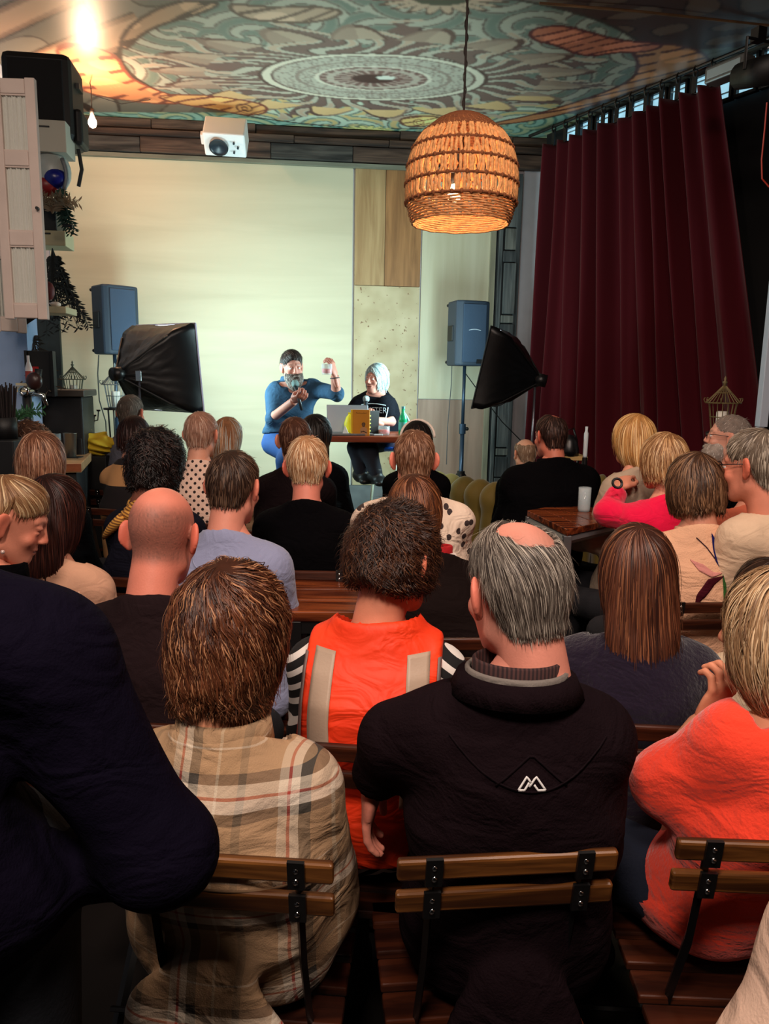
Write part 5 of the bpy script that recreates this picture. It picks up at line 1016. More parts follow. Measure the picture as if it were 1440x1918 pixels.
def rightside():
    # sofa, channel tufted mustard velvet
    def sofa(pa, pb, z, lab, n):
        a, b = PZ(*pa, z), PZ(*pb, z); u = (b-a); u[2] = 0; L = np.linalg.norm(u); u = u/L; ang = math.atan2(u[1], u[0]); c = (a+b)/2; root = empty('sofa', (c[0], c[1], 0), ang, label=lab, cat='sofa'); mt = mat('mustard_velvet', (112, 92, 28), .7, sheen=.3, bump=.15, bscale=60)
        for i in range(n):
            x = -L/2+(i+.5)*L/n
            def f(p): return smin(ell_(p, (0, 0, z*.5), (L/n*.52, .12, z*.52)), ell_(p, (0, 0, z-.10), (L/n*.53, .13, .12)), .04)
            v, q = nets(f, (-L/n*.7, -.18, -.06), (L/n*.7, .18, z+.06), .016); v[:, 2] = np.clip(v[:, 2], .03, None); o = qmesh('channel', v, q, mt, root); o.location = (x, 0, 0)
        MB().box((0, .35, .22), (L, .6, .36)).build('seat_base', mt, root, bevel=.05)
    sofa((806, 886), (944, 912), .80, 'mustard channel-tufted sofa back right of the spotted shirt', 5); sofa((1040, 892), (1140, 896), .86, 'olive sofa back behind the blonde woman', 4)
    # walnut table right
    z = .92; k = [PZ(x, y, z) for x, y in ((987, 956), (1062, 992), (1168, 968), (1075, 940))]
    r = empty('table', (0, 0, 0), label='walnut table with grey metal legs beside the pink jumper', cat='table'); V = [(p[0], p[1], z) for p in k]; V2 = [(p[0], p[1], z-.03) for p in k]
    n = 4; lerp = lambda a, b, t: np.array(a)*(1-t)+np.array(b)*t
    for i in range(n):
        t0, t1 = i/n+.004, (i+1)/n-.004; q = [lerp(V[0], V[3], t0), lerp(V[1], V[2], t0), lerp(V[1], V[2], t1), lerp(V[0], V[3], t1)]; qq = q+[p-[0, 0, .03] for p in q]
        MB().add(qq, [(0, 1, 2, 3), (7, 6, 5, 4), (0, 4, 5, 1), (1, 5, 6, 2), (2, 6, 7, 3), (3, 7, 4, 0)]).build('top_board', M_tab, r, bevel=.003)
    cen = np.mean(V2, 0); ml = mat('leg_grey', (92, 90, 92), .45, .5)
    for p in V2: q = lerp(p, cen, .06); MB().box((q[0], q[1], q[2]/2), (.035, .035, q[2])).build('leg', ml, r, bevel=.003)
    for i in range(4): a, b = lerp(V2[i], cen, .06), lerp(V2[(i+1) % 4], cen, .06); MB().tube([a-[0, 0, .02], b-[0, 0, .02]], .022, 4).build('rail', ml, r)
    p = PZ(1093, 958, z); g = tumbler(p, 'clear tall glass on the walnut table', rr=.03, hh=.12, liq=None)
    # mid table between light blue jumper and orange vest
    z = .80; k = [PZ(x, y, z) for x, y in ((536, 1146), (720, 1146), (720, 1068), (548, 1068))]; table('table', [p[:2] for p in k], z, .035, M_tab, M_metal, 'reddish wooden table between the light blue and orange tops', slats=4)
    # shelf with black bag, candle
    c = P(1068, 852, 4.6); z = c[2]; r = empty('side_table', (c[0], c[1], 0), label='small pale side table behind the man in black', cat='table'); MB().box((0, 0, z-.012), (.16, .2, .024)).build('top', wood('shelf_oak', (150, 120, 70), (190, 160, 105), 0, 1), r, bevel=.003)
    for sx in (-1, 1):
        for sy in (-1, 1): MB().cyl((sx*.07, sy*.09, 0), (sx*.07, sy*.09, z-.024), .008, n=8).build('leg', M_steel, r)
    c2 = P(1070, 826, 4.55); r = empty('bag', (c2[0]-.01, c2[1], z), label='black handbag with a handle on the side table', cat='bag'); MB().lathe((0, 0, 0), [(.001, 0), (.055, 0), (.06, .03), (.045, .09), (.02, .12), (.001, .125)], 14).build('bag_body', mat('bag_black', (12, 12, 14), .35), r, True); MB().tube([(-.03, 0, .1), (-.02, 0, .15), (.02, 0, .16), (.045, 0, .08)], .006, 6).build('handle', M_metal, r, True)
    c = P(1097, 828, 4.5); r = empty('bottle', (c[0]-.0, c[1], c[2]-.09), label='slim white bottle standing upright by the side table', cat='bottle'); MB().lathe((0, 0, 0), [(.012, 0), (.013, .01), (.013, .14), (.008, .155), (.008, .18)], 14, cap=True).build('bottle_body', mat('bottle_pale', (190, 200, 205), .3), r, True)
    MB().cyl((c[0], c[1], 0), (c[0], c[1], c[2]-.09), .016).build('post', M_metal, label='dark post carrying the slim white bottle', cat='post')
    # stage light bar and spotlight, top right
    c = P(1366, 132, 4.7); r = empty('air_conditioner', c, math.radians(-62), label='silver fitting at the near end of the curtain rod', cat='fitting'); MB().box((0, 0, 0), (.26, .10, .09)).build('casing', mat('fitting_silver', (120, 120, 118), .3, .6), r, bevel=.01); MB().box((0, -.052, .0), (.22, .006, .05)).build('front_panel', mat('fitting_pale', (160, 175, 178), .3), r, bevel=.003)
    c = P(1420, 135, 4.0); r = empty('spotlight', c, math.radians(20), label='black spotlight hanging in the upper right corner', cat='spotlight'); MB().cyl((0, -.12, -.02), (0, .12, .02), .07, .06).build('housing', M_black, r, True); MB().tube([(-.085, 0, 0), (-.085, 0, .14), (.085, 0, .14), (.085, 0, 0)], .008, 6).build('yoke', M_metal, r); MB().box((0, .02, .17), (.05, .05, .06)).build('clamp', M_metal, r)
    for x in (-.03, 0.03): MB().box((x, -.1, .07), (.02, .03, .006)).build('indicator', mat('indicator_white', (200, 200, 205), .4), r)
    b = MB(); b.tube([P(1436, 192, 3.9), P(1432, 240, 3.9), P(1426, 300, 3.9), P(1427, 335, 3.9), P(1440, 350, 3.9)], .004, 5); b.build('red_cable', mat('cable_red', (170, 50, 34), .5), label='thin red cable looping down at the right edge', cat='cable')
    b = MB(); b.box(P(1443, 620, 4.55), (.05, .06, 1.1)); b.build('trim_6', mat('doorframe_white', (190, 200, 215), .5), kind='structure', bevel=.004); b = MB(); b.box(P(1427, 760, 4.9), (.035, .05, .7)); b.build('trim_7', mat('doorframe_white', (190, 200, 215), .5), kind='structure', bevel=.004)
rightside()
# ---------------- clothes ----------------
def cloth(name, col, rough=.9, **k): return mat('cloth_'+name, col, rough, bump=k.pop('bump', .25), bscale=k.pop('bscale', 300), var=k.pop('var', .08), vscale=k.pop('vscale', 12), spec=.2 if sum(col) > 150 else .06, wr=k.pop('wr', .35), **k)
def plaid(nt, x, y, z, n, tc):
    def rp(f): return ramp(nt, f, [(0, (176, 138, 104)), (.22, (214, 192, 168)), (.30, (178, 66, 54)), (.325, (220, 204, 184)), (.40, (78, 70, 62)), (.50, (182, 142, 106)), (.66, (205, 180, 150)), (.685, (172, 134, 98)), (.86, (128, 104, 80)), (.93, (176, 138, 104))])
    wv = n*.02
    yoke = z > 1.0
    fx = ((x+wv)*5.9+10.47+yoke*.13).fr(); a = rp(fx)
    dk = lambda f: ramp(nt, f, [(0, (178, 146, 112)), (.28, (58, 56, 50)), (.36, (226, 214, 198)), (.45, (170, 70, 60)), (.475, (214, 200, 180)), (.56, (66, 62, 56)), (.64, (184, 150, 114)), (.82, (220, 200, 176)), (.835, (178, 146, 112))])
    fz = ((z+wv)*5.3+.62).fr(); b = dk(fz); zc = ramp(nt, fz, [(0, (176, 140, 105)), (.80, (210, 186, 158)), (.83, (176, 140, 105))])
    nn = nt.nodes.new('ShaderNodeMix'); nn.data_type = 'RGBA'; nt.links.new(yoke.o, nn.inputs[0]); nt.links.new(b, nn.inputs[6]); nt.links.new(zc, nn.inputs[7])
    return mixc(nt, .5, a, nn.outputs[2])
M_plaid = pat('plaid_flannel', plaid, rough=.9, bump=.3, bscale=400, wr=.4)
def dots(nt, x, y, z, n, tc):
    s_ = 24.; u = (x+z)*s_; v = (z-x)*s_; a = u.fr()-.5; b = v.fr()-.5; d = (a*a+b*b).sqrt(); return mixc(nt, d < .24, (222, 186, 168), (34, 20, 20))
M_dots = pat('polka_dots', dots, rough=.85, wr=.3)
def spots(nt, x, y, z, n, tc):
    v = nt.nodes.new('ShaderNodeTexVoronoi'); v.voronoi_dimensions = '2D'; v.inputs['Scale'].default_value = 30; cb = nt.nodes.new('ShaderNodeCombineXYZ'); nt.links.new(x.o, cb.inputs[0]); nt.links.new(z.o, cb.inputs[1]); nt.links.new(cb.outputs[0], v.inputs['Vector']); d = X(nt, v.outputs['Distance']); sp = nt.nodes.new('ShaderNodeSeparateXYZ'); nt.links.new(v.outputs['Color'], sp.inputs[0]); rr = X(nt, sp.outputs[0])
    m1 = (d < .34)*(rr > .45); m2 = (d < .22)*(rr > .5); ring = ((d < .36)*(d > .18))*(rr > .78)
    return mixc(nt, m2.max(m1)-(ring*0.0), mixc(nt, n, (200, 172, 150), (225, 204, 186)), (50, 36, 36))
M_spots = pat('spotted_print', spots, rough=.85, bump=.3, bscale=60, wr=.6)
M_stripe = pat('black_white_stripes', lambda nt, x, y, z, n, tc: mixc(nt, ((z*1.0+x.abs()*.75)*30).fr() < .42, (16, 14, 16), (220, 212, 205)), rough=.85)
def vestf(nt, x, y, z, n, tc): return mixc(nt, n, (238, 44, 12), (255, 74, 26))
M_vest = pat('hivis_orange', vestf, rough=.6, bump=.2, bscale=50, wr=.3); M_refl = mat('reflective_tape', (176, 152, 132), .45, bump=.1, var=.08)
C_ = dict(
 short=dict(style='short', th=.012, n=2600, sl=.035, k=4, w=.0022, lift=.005, curl=.0, stray=.05),
)
def H(style, c, **k):
    d = dict(style=style, c=c)
    if style in ('short', 'bald'): d.update(th=.011, n=1500, sl=.045, k=4, w=.0024, lift=.005, stray=.06, gray=.25)
    if style == 'bob': d.update(th=.016, n=1600, sl=.13, k=8, w=.0034, lift=.004, curl=.003, cf=.8)
    if style == 'wavy': d.update(th=.016, n=2200, sl=.10, k=12, w=.0034, lift=.008, curl=.006, cf=1.5, lump=.004, lk=70)
    if style == 'curly': d.update(th=.020, n=2200, sl=.05, k=8, w=.0030, lift=.012, curl=.008, cf=1.3, lump=.007, lk=80, stray=.12)
    if style == 'long': d.update(th=.014, n=2400, sl=.22, k=12, w=.0036, lift=.004, curl=.004, cf=.7)
    if style == 'pony': d.update(th=.010, n=1300, sl=.10, k=7, w=.0030, lift=.003, curl=.002, swirl=0)
    d.update(k); return d
BR = ((26, 14, 9), (72, 44, 26), (110, 74, 48)); DK = ((14, 9, 8), (40, 24, 18), (60, 38, 28)); GR = ((70, 60, 54), (140, 128, 116), (178, 168, 156)); BL = ((120, 84, 48), (206, 164, 108), (232, 204, 156)); WH = ((140, 116, 100), (206, 184, 164), (226, 210, 194)); RB = ((40, 18, 10), (96, 52, 28), (130, 78, 46))
blk = lambda **k: dict(mat=cloth('black', (4, 3, 5)), **k)
def people():
    D = {}
    # ---- stage pair
    z0 = .18
    hP = P(547, 690, 5.7)
    D['speaker_man'] = d = person('bearded man in a blue shirt raising a glass on stage', (547, 688), 5.7, 180+8, nz=-.145, sw=.235, B=1.05, lean=.02, hs=1.0, hyaw=14, hpitch=-8, hroll=4, jaw=1.05, smile=.6, ear=2, tone=(178, 122, 106), red=.12,
        hairs=[H('short', ((26, 20, 18), (60, 48, 42), (96, 84, 78)), th=.016, n=1400, top=.012, low=-.05), H('beard', ((60, 50, 46), (120, 108, 100), (170, 160, 150)), n=1400, sl=.018, down=1.0, swirl=0, w=.0022, gray=.5, k=3)],
        shirt=dict(mat=cloth('denim_blue', (44, 74, 100), var=.2), th=.018, fold=.007, sleeve=1.12, vneck=True, vox=.009, hem=P(547, 812, 5.7)[2]), seat=P(547, 842, 5.7)[2], pelvis=(0.04, -.02, P(547, 832, 5.7)[2]),
        arms={1: dict(s=P(519, 732, 5.72), e=P(510, 783, 5.62), w=P(552, 750, 5.36), r=.85, curl=1.0, thumb=.9, up=(0, -.6, -.8), fine=True, dir=(.2, -.25, .10)), -1: dict(s=P(585, 727, 5.78), e=P(630, 737, 5.58), w=P(627, 704, 5.50), r=.85, curl=.75, thumb=.6, up=(.9, -.4, 0), fine=True, dir=(-.25, 0, 1))},
        legs=([P(535, 862, 5.42), P(562, 862, 5.35)], [np.array([*P(525, 900, 5.5)[:2], .50]), np.array([*P(575, 900, 5.5)[:2], .50])], (0, -1, 0)), trousers=(28, 70, 128), hv=.0045, chair=False, seed=3, belly=.035)
    # handheld mics
    def mic(base, tip, label, col=(70, 110, 130), hd=(120, 150, 150)):
        base = np.array(base); tip = np.array(tip); r = empty('microphone', base, label=label, cat='microphone'); v = tip-base; L = np.linalg.norm(v); Rm = basis(v, (0, 0, 1)) if abs(v[2]) < .95*L else basis(v, (0, 1, 0)); pr = [(0, .009), (.5*L, .013), (.78*L, .015)]
        MB().tube([Rm[:, 0]*x for x, _ in pr], [q for _, q in pr], 12).build('handle', mat('mic_body', (34, 40, 46), .35), r, True); MB().tube([Rm[:, 0]*x for x in (.78*L, .80*L, .86*L, .93*L, .98*L, L)], [.016, .022, .0255, .024, .016, .006], 14).build('grille', mat('mic_grille_%d' % hd[0], hd, .4, .5, bump=1, bscale=900), r, True)
    mic(P(565, 768, 5.27), P(551, 712, 5.36), 'microphone held to the bearded man')
    rt = tumbler(P(612, 702, 5.44), 'tumbler of red drink raised in the man hand', rr=.036, hh=.075, liq=(1,), lev=.55); rt['label'] = 'raised tumbler of red drink in the bearded man hand'
    b = MB(); c = P(627, 708, 5.495); b.tube([c+.031*np.array([math.cos(t), math.sin(t)*.9, .1*math.cos(t)]) for t in np.linspace(0, 2*math.pi, 17)], .004, 6, False); b.build('bracelet', mat('bracelet_grey', (90, 92, 96), .4, .5), label='dark bracelet on the raised wrist', cat='bracelet')
    # woman on stage
    D['host'] = d = person('woman with silver bob and black t-shirt seated on stage', (704, 709), 5.95, 180-12, nz=-.14, sw=.20, B=1.0, lean=.0, hs=.97, hyaw=-26, hpitch=-4, hroll=-3, jaw=.92, smile=1., tone=(190, 134, 118), red=.15,
        hairs=[H('bob', ((96, 116, 120), (176, 196, 196), (216, 232, 230)), th=.014, bot=-.075, n=1500, part=(.02, .03, .115), bw=.086, gray=.3, open=.074, ox=-.012)], shirt=dict(mat=cloth('tee_black', (16, 18, 24)), th=.016, fold=.004, sleeve=.75, vox=.009, hem=P(700, 822, 5.95)[2]), seat=P(700, 836, 5.95)[2], pelvis=(0, -.06, P(700, 824, 5.95)[2]),
        arms={1: dict(s=P(673, 757, 6.0), r=.68, e=P(648, 778, 5.95), w=P(676, 790, 5.72), curl=.9, thumb=.8, up=(0, -.5, -.6), sleeve=.9, fine=True, dir=(.2, -.1, .1)), -1: dict(s=P(720, 757, 5.92), r=.68, e=P(733, 790, 5.85), w=P(700, 788, 5.65), curl=.8, thumb=.8, sleeve=.8, up=(0, -.6, .6), fine=True, dir=(-.3, -.15, .12))},
        legs=([P(668, 838, 5.55), P(690, 842, 5.5)], [P(676, 885, 5.55), P(704, 888, 5.45)], (.8, -.6, -.4)), trousers=(16, 20, 34), hv=.0045, chair=False, seed=5)
    # lettering on the t-shirt, curved to the chest
    def chest_text(D_, txt, cx, cz, size, nm, mt):
        cu = bpy.data.curves.new(nm, 'FONT'); cu.body = txt; cu.size = size; cu.align_x = 'CENTER'; cu.resolution_u = 2; o = bpy.data.objects.new(nm, cu); COL.objects.link(o); dg = bpy.context.evaluated_depsgraph_get(); me = bpy.data.meshes.new_from_object(o.evaluated_get(dg)); bpy.data.objects.remove(o)
        n = len(me.vertices); co = np.zeros(n*3); me.vertices.foreach_get('co', co); co = co.reshape(-1, 3); x = -(co[:, 0]+0)+cx; z = co[:, 1]+cz; p = project(D_['shirtf'], x, z, 1, off=.003); me.vertices.foreach_set('co', p.ravel()); me.update(); link(nm, me, mt, D_['root'])
    mtx = mat('print_white', (190, 215, 225), .6); d = D['host']; cz = d['W2'](P(706, 773, 5.8))[2]
    chest_text(d, 'OYSTER', 0., cz-.005, .062, 'shirt_lettering', mtx)
    for sd in (-1, 1):
        x = np.linspace(0, 1, 8); p = project(d['shirtf'], sd*(.115-.03*x**2), cz-.01-.14*x+.05, 1, off=.004); b = MB(); b.tube(p, .0035, 4); b.build('print_arc', mtx, d['root'])
    p = project(d['shirtf'], np.linspace(-.10, .10, 12), cz+.052+.012*np.cos(np.linspace(-1.5, 1.5, 12)), 1, off=.004); b = MB(); b.tube(p, .0035, 4); b.build('print_arc', mtx, d['root'])
    mic(P(683, 792, 5.62), P(686, 741, 5.66), 'microphone held by the seated woman', hd=(170, 190, 195))
    # stools: blue moulded seat and one under the man
    for (x, y, Y, lab, col, shell) in ((722, 838, 5.95, 'blue moulded bar stool with pale shell back, under the woman', (40, 100, 215), True), (548, 850, 5.75, 'blue bar stool under the bearded man', (34, 70, 140), False)):
        c = P(x, y, Y); z = c[2]-.18; r = empty('bar_stool', (c[0], c[1], .18), label=lab, cat='stool'); MB().lathe((0, 0, 0), [(.001, z-.012), (.12, z-.02), (.17, z-.0), (.175, z+.02), (.12, z+.008), (.001, z)], 24).build('seat', mat('seat_blue_%d' % col[0], col, .35), r, True)
        for k in range(4): a = math.radians(45+90*k); MB().tube([(math.cos(a)*.10, math.sin(a)*.10, z-.01), (math.cos(a)*.2, math.sin(a)*.2, .0)], .011, 7).build('leg', mat('stool_pale', (196, 200, 176), .4), r, True)
        b = MB(); b.tube([(.165*math.cos(t), .165*math.sin(t), .28) for t in np.linspace(0, 2*math.pi, 21)], .008, 5, False); b.build('foot_ring', mat('stool_pale', (196, 200, 176), .4), r, True)
        if shell:
            V = []; 
            for i in range(13):
                a = math.radians(-10+100*i/12)
                for j in range(7): zz_ = j/6; V.append((.19*math.cos(a), .19*math.sin(a)+.02*zz_, z+.01+zz_*.26*(1-.5*abs(i-6)/6)))
            o = MB().add(V, [(i*7+j, (i+1)*7+j, (i+1)*7+j+1, i*7+j+1) for i in range(12) for j in range(6)]).build('shell_back', mat('shell_pale', (150, 200, 205), .35), r, True); o.modifiers.new('t', 'SOLIDIFY').thickness = .008
    # ---- audience: key, label, head px, Y, options
    def A(key, label, px, Y, **k): D[key] = person(label, px, Y, seed=len(D)+1, **k); return D[key]
    sk = (208, 140, 116)
    A('grey_left', 'grey-haired man in a grey top, farthest left near the left softbox', (246, 774), 5.0, sw=.16, hyaw=-15, tone=sk, red=.4, hairs=[H('short', GR, n=500)], shirt=dict(mat=cloth('grey', (92, 92, 104))))
    A('bob_dark', 'person with dark brown bob in a black and tan jacket', (253, 818), 4.3, yaw=-10, hs=.97, hairs=[H('bob', ((22, 8, 6), (50, 20, 14), (76, 34, 22)), n=700, bot=-.07)], shirt=dict(mat=pat('tan_block', lambda nt, x, y, z, n, tc: mixc(nt, ((z > .78)*(z < .95)).max(z > 1.06), (176, 128, 82), (24, 16, 18)), rough=.9)))
    A('far_left', 'person with tousled grey-brown hair in a dark green top at far left', (58, 838), 3.6, yaw=-6, hairs=[H('curly', ((50, 30, 20), (128, 84, 60), (170, 128, 100)), n=900)], shirt=dict(mat=cloth('slate_green', (58, 68, 72))))
    A('light_bob', 'woman with light brown bob in a dark top near the bar', (80, 862), 3.1, hs=.98, hairs=[H('bob', ((86, 50, 34), (164, 112, 84), (206, 160, 130)), bot=-.088, n=1600, bw=.098, down=1.3)], shirt=blk())
    A('polka', 'short grey-blonde haired woman in a cream polka-dot blouse', (378, 815), 3.95, hs=1.0, hyaw=-12, red=.3, tone=(214, 150, 124), hairs=[H('short', ((140, 96, 78), (200, 158, 134), (226, 196, 176)), n=1100, th=.014, low=-.07, sl=.06, side=-.01)], shirt=dict(mat=M_dots, fold=.003))
    A('pony', 'woman with blonde and grey ponytail in a cream top', (428, 818), 4.5, yaw=-8, hyaw=-6, hs=.98, hairs=[H('long', ((120, 76, 48), (190, 140, 100), (176, 176, 168)), len=.12, n=900, th=.012, gray=.4, bw=.078)], shirt=dict(mat=cloth('cream_tan', (196, 160, 128))))
    A('brown_dark', 'man with short brown hair in a dark jumper, before the long-haired woman', (553, 826), 3.8, sw=.175, B=1.05, hs=1., hairs=[H('short', ((56, 30, 20), (112, 70, 50), (140, 100, 78)), n=900)], shirt=dict(mat=cloth('dark_plum', (18, 10, 12)), th=.02))
    A('long_black', 'woman with long dark hair leaning beside the stage table, in black', (592, 815), 4.5, yaw=-20, hyaw=-15, hroll=8, lean=.05, hs=1.02, hairs=[H('long', ((12, 8, 8), (34, 22, 18), (70, 52, 40)), len=.16, n=1100, tip=(178, 148, 112))], shirt=blk(th=.03), sw=.18, B=1.05)
    D['long_black']
    A('curly', 'person with dark curly hair, navy top and mustard scarf', (295, 868), 2.9, yaw=-8, hyaw=-12, hpitch=-14, hs=1.04, sw=.165, tone=(120, 70, 54), hairs=[H('curly', ((10, 7, 7), (30, 18, 16), (60, 36, 30)), n=2200, th=.028, low=-.06)], shirt=dict(mat=cloth('navy_dark', (20, 20, 30)), th=.02))
    A('lav', 'man with short brown hair in a light grey-blue jumper', (439, 913), 2.5, yaw=-14, hyaw=-4, hpitch=-12, sw=.19, B=1.12, hs=1.03, lean=.02, pelvis=(.05, -.14, .54), red=.3, tone=(216, 140, 118), hairs=[H('short', ((38, 24, 18), (86, 60, 44), (116, 88, 68)), n=2200, low=-.07)], shirt=dict(mat=cloth('grey_blue', (138, 142, 172), var=.05, sheen=.2), th=.016, fold=.004),
      arms={1: dict(curl=.8)})
    A('blond', 'man with white-blond short hair in a black jumper', (576, 876), 3.05, sw=.185, B=1.1, tone=(214, 130, 110), red=.4, hairs=[H('short', ((150, 100, 64), (226, 182, 138), (248, 224, 188)), n=2200, th=.015, low=-.058, sl=.06, top=.008)], shirt=blk(th=.02))
    A('band', 'dark-haired person with a white headband behind the spotted shirt', (781, 828), 4.3, hs=1.0, hyaw=-10, hairs=[H('long', ((10, 7, 7), (30, 18, 14), (70, 40, 28)), len=.22, n=700)], shirt=blk())
    A('spot', 'broad man with short light brown hair in a spotted shirt', (775, 862), 3.0, sw=.215, B=1.32, yaw=4, hyaw=0, red=.3, tone=(220, 140, 118), hairs=[H('short', ((84, 50, 32), (150, 104, 76), (182, 140, 112)), n=2200, low=-.07)], shirt=dict(mat=M_spots, th=.026, fold=.010, vox=.010))
    A('polo', 'large man with thinning dark hair in a black polo', (1030, 817), 4.1, sw=.25, B=1.42, yaw=12, hyaw=14, red=.4, hs=.98, lean=.0, pelvis=(-.08, -.06, .54), tone=(190, 110, 88), hairs=[H('bald', ((24, 14, 12), (70, 42, 32), (100, 70, 56)), n=900, crown=(.03, -.03, .125), br=.05)], shirt=blk(th=.03))
    A('small', 'balding person seen small beyond the man in black', (982, 850), 5.4, seat=.42, hs=.92, hyaw=20, tone=(220, 160, 130), hairs=[H('bald', ((120, 90, 70), (190, 160, 130), (220, 200, 180)), n=300, br=.08)], shirt=blk())
    A('bob2', 'person with chestnut bob behind the orange vest, dark jumper', (776, 958), 2.4, yaw=4, hs=.98, hyaw=-10, hpitch=-12, hairs=[H('bob', ((44, 20, 12), (118, 66, 36), (150, 92, 56)), n=2200, bot=-.07, bw=.09)], shirt=dict(mat=cloth('brown_black', (22, 14, 13)), th=.022), sw=.17, pelvis=(.12, -.12, .54), nb_off=(.05, 0))
    A('blonde', 'woman with long straight blonde hair in a beige top', (1184, 822), 3.7, yaw=30, hyaw=8, hs=1.0, hairs=[H('long', ((150, 100, 52), (222, 172, 106), (248, 216, 160)), len=.12, n=1500, curl=.001, bw=.088)], shirt=dict(mat=cloth('beige_grey', (168, 148, 128)), th=.022))
    A('pink', 'woman with blonde bob in a hot pink jumper', (1240, 864), 3.3, yaw=26, hyaw=4, hs=1.02, hairs=[H('bob', ((110, 70, 40), (192, 146, 98), (226, 190, 144)), n=1900, bot=-.08, curl=.004)], shirt=dict(mat=cloth('hot_pink', (228, 14, 66), sheen=.2), th=.022, fold=.006), sw=.19, B=1.1,
      arms={-1: dict(e=P(1138, 962, 3.3), w=P(1160, 915, 3.45), curl=.9, sleeve=1.8, r=.9)})
    b = MB(); c = P(1156, 905, 3.28); b.tube([c+np.array([.020*math.cos(t), .01*math.sin(t), .019*math.sin(t)]) for t in np.linspace(0, 2*math.pi, 13)], .006, 5, False); b.build('watch', M_black, label='black watch on the wrist of the woman in pink', cat='watch')
    A('beard2', 'man with shaved grey hair and glasses in black, facing left', (1363, 820), 3.75, yaw=42, hyaw=24, hpitch=4, hs=1.0, glasses=(14, 12, 14), tone=(206, 148, 126), stub=((90, 80, 76), .11, .55), hairs=[H('short', ((110, 96, 88), (180, 166, 154), (210, 200, 190)), n=1200, th=.004, sl=.015, lift=.002, w=.0018), H('beard', ((150, 136, 126), (200, 190, 180), (220, 212, 204)), n=500, sl=.015, w=.0022)], shirt=blk(th=.025), sw=.19, B=1.15)
    A('cream', 'grey-haired man with glasses in a cream shirt at right', (1409, 873), 2.62, yaw=22, hyaw=22, hs=1.05, glasses=(20, 20, 26), red=.4, tone=(214, 134, 108), hairs=[H('short', ((84, 70, 58), (150, 134, 116), (196, 182, 164)), n=2200, th=.016)], shirt=dict(mat=cloth('cream_shirt', (206, 176, 148)), th=.028, fold=.006), sw=.2, B=1.1, nb_off=(.085, 0), pelvis=(.17, -.02, .54))
    A('salmon', 'person in a salmon top between the leaf cardigan and cream shirt', (1402, 885), 3.05, yaw=20, hs=.92, hairs=[H('short', GR, n=300)], shirt=dict(mat=cloth('salmon', (196, 100, 74)), th=.024), sw=.19)
    A('leaf', 'woman with brown bob in a cream cardigan with a leaf motif', (1297, 912), 2.72, yaw=6, hyaw=10, hpitch=-10, hs=1.02, hairs=[H('bob', ((44, 26, 16), (104, 70, 46), (146, 108, 78)), n=2300, bot=-.085, bw=.1, curl=.004)], shirt=dict(mat=cloth('cream_knit', (212, 162, 130), var=.06, bump=.6, bscale=220), th=.022, fold=.004, vox=.009), sw=.17, B=1.08)
    A('long2', 'woman with long dark brown hair in a cream sweater', (106, 958), 2.45, yaw=-12, hs=1.03, hairs=[H('long', ((24, 8, 6), (62, 26, 18), (92, 46, 34)), len=.20, n=2400, bw=.086)], shirt=dict(mat=cloth('cream_sweater', (208, 158, 130)), th=.022, fold=.006, vox=.010), sw=.175, B=1.12)
    A('prof', 'woman with swept blonde-grey hair in black, head bowed to the right', (22, 975), 2.1, yaw=-35, hyaw=-38, hpitch=-24, hs=1.02, red=.3, eyes=False, tone=(216, 138, 112), hairs=[H('short', ((110, 72, 44), (176, 136, 96), (216, 186, 144)), n=3200, th=.018, sl=.10, k=8, low=-.06, side=.03, w=.003)], shirt=blk(th=.02, high=True), sw=.17)
    b = MB(); b.ball(P(5, 1034, 2.02), .006, 10); b.build('earring', mat('pearl', (220, 190, 180), .2, .3), label='small pearl earring on the bowed blonde-grey head', cat='earring', smooth=True)
    A('bald', 'bald man with cropped stubble in a dark charcoal top', (305, 1003), 1.74, yaw=-4, hyaw=-6, hpitch=-14, hs=.99, jaw=1.05, sw=.19, B=1.14, red=.35, tone=(220, 132, 110), stub=((92, 70, 62), .06, .8), hv=.0042, hairs=[], shirt=dict(mat=cloth('charcoal_plum', (32, 21, 23)), th=.02, fold=.003, vox=.010, nr=-.0), pelvis=(.05, -.02, .54))
    A('navy', 'woman with long straight brown hair in a navy wool coat', (1190, 1072), 1.78, yaw=-4, hyaw=0, hs=.99, seat=.43, hairs=[H('long', ((40, 18, 12), (98, 54, 34), (140, 88, 58)), len=.23, n=4200, clumps=300, bw=.088, w=.0032, curl=.003)], shirt=dict(mat=cloth('navy_wool', (26, 18, 34), bump=.8, bscale=120, sheen=.3), th=.028, fold=.003, vox=.010), sw=.175, B=1.1)
    A('beige', 'person in a beige collared jacket beyond the long wavy blonde hair', (1432, 1120), 1.95, yaw=14, hs=.9, seat=.42, hairs=[H('bob', BR, n=600)], shirt=dict(mat=cloth('beige_jacket', (200, 176, 148)), th=.024, fold=.006), sw=.18)
    A('vest', 'person with dark curly hair in an orange safety vest', (742, 1047), 1.66, yaw=-6, hyaw=-34, hpitch=-10, hs=1.02, red=.35, ear=1, tone=(220, 142, 112), hairs=[H('curly', ((20, 10, 8), (66, 36, 22), (112, 70, 44)), n=6000, th=.024, bot=-.06, side=.02, lift=.010, curl=.007, sl=.05, k=8, w=.0017)], shirt=dict(mat=M_stripe, th=.012, fold=.003, vox=.010, nr=.05), sw=.18, B=1.05, nb_off=(-.035, 0), pelvis=(-.07, -.03, .54))
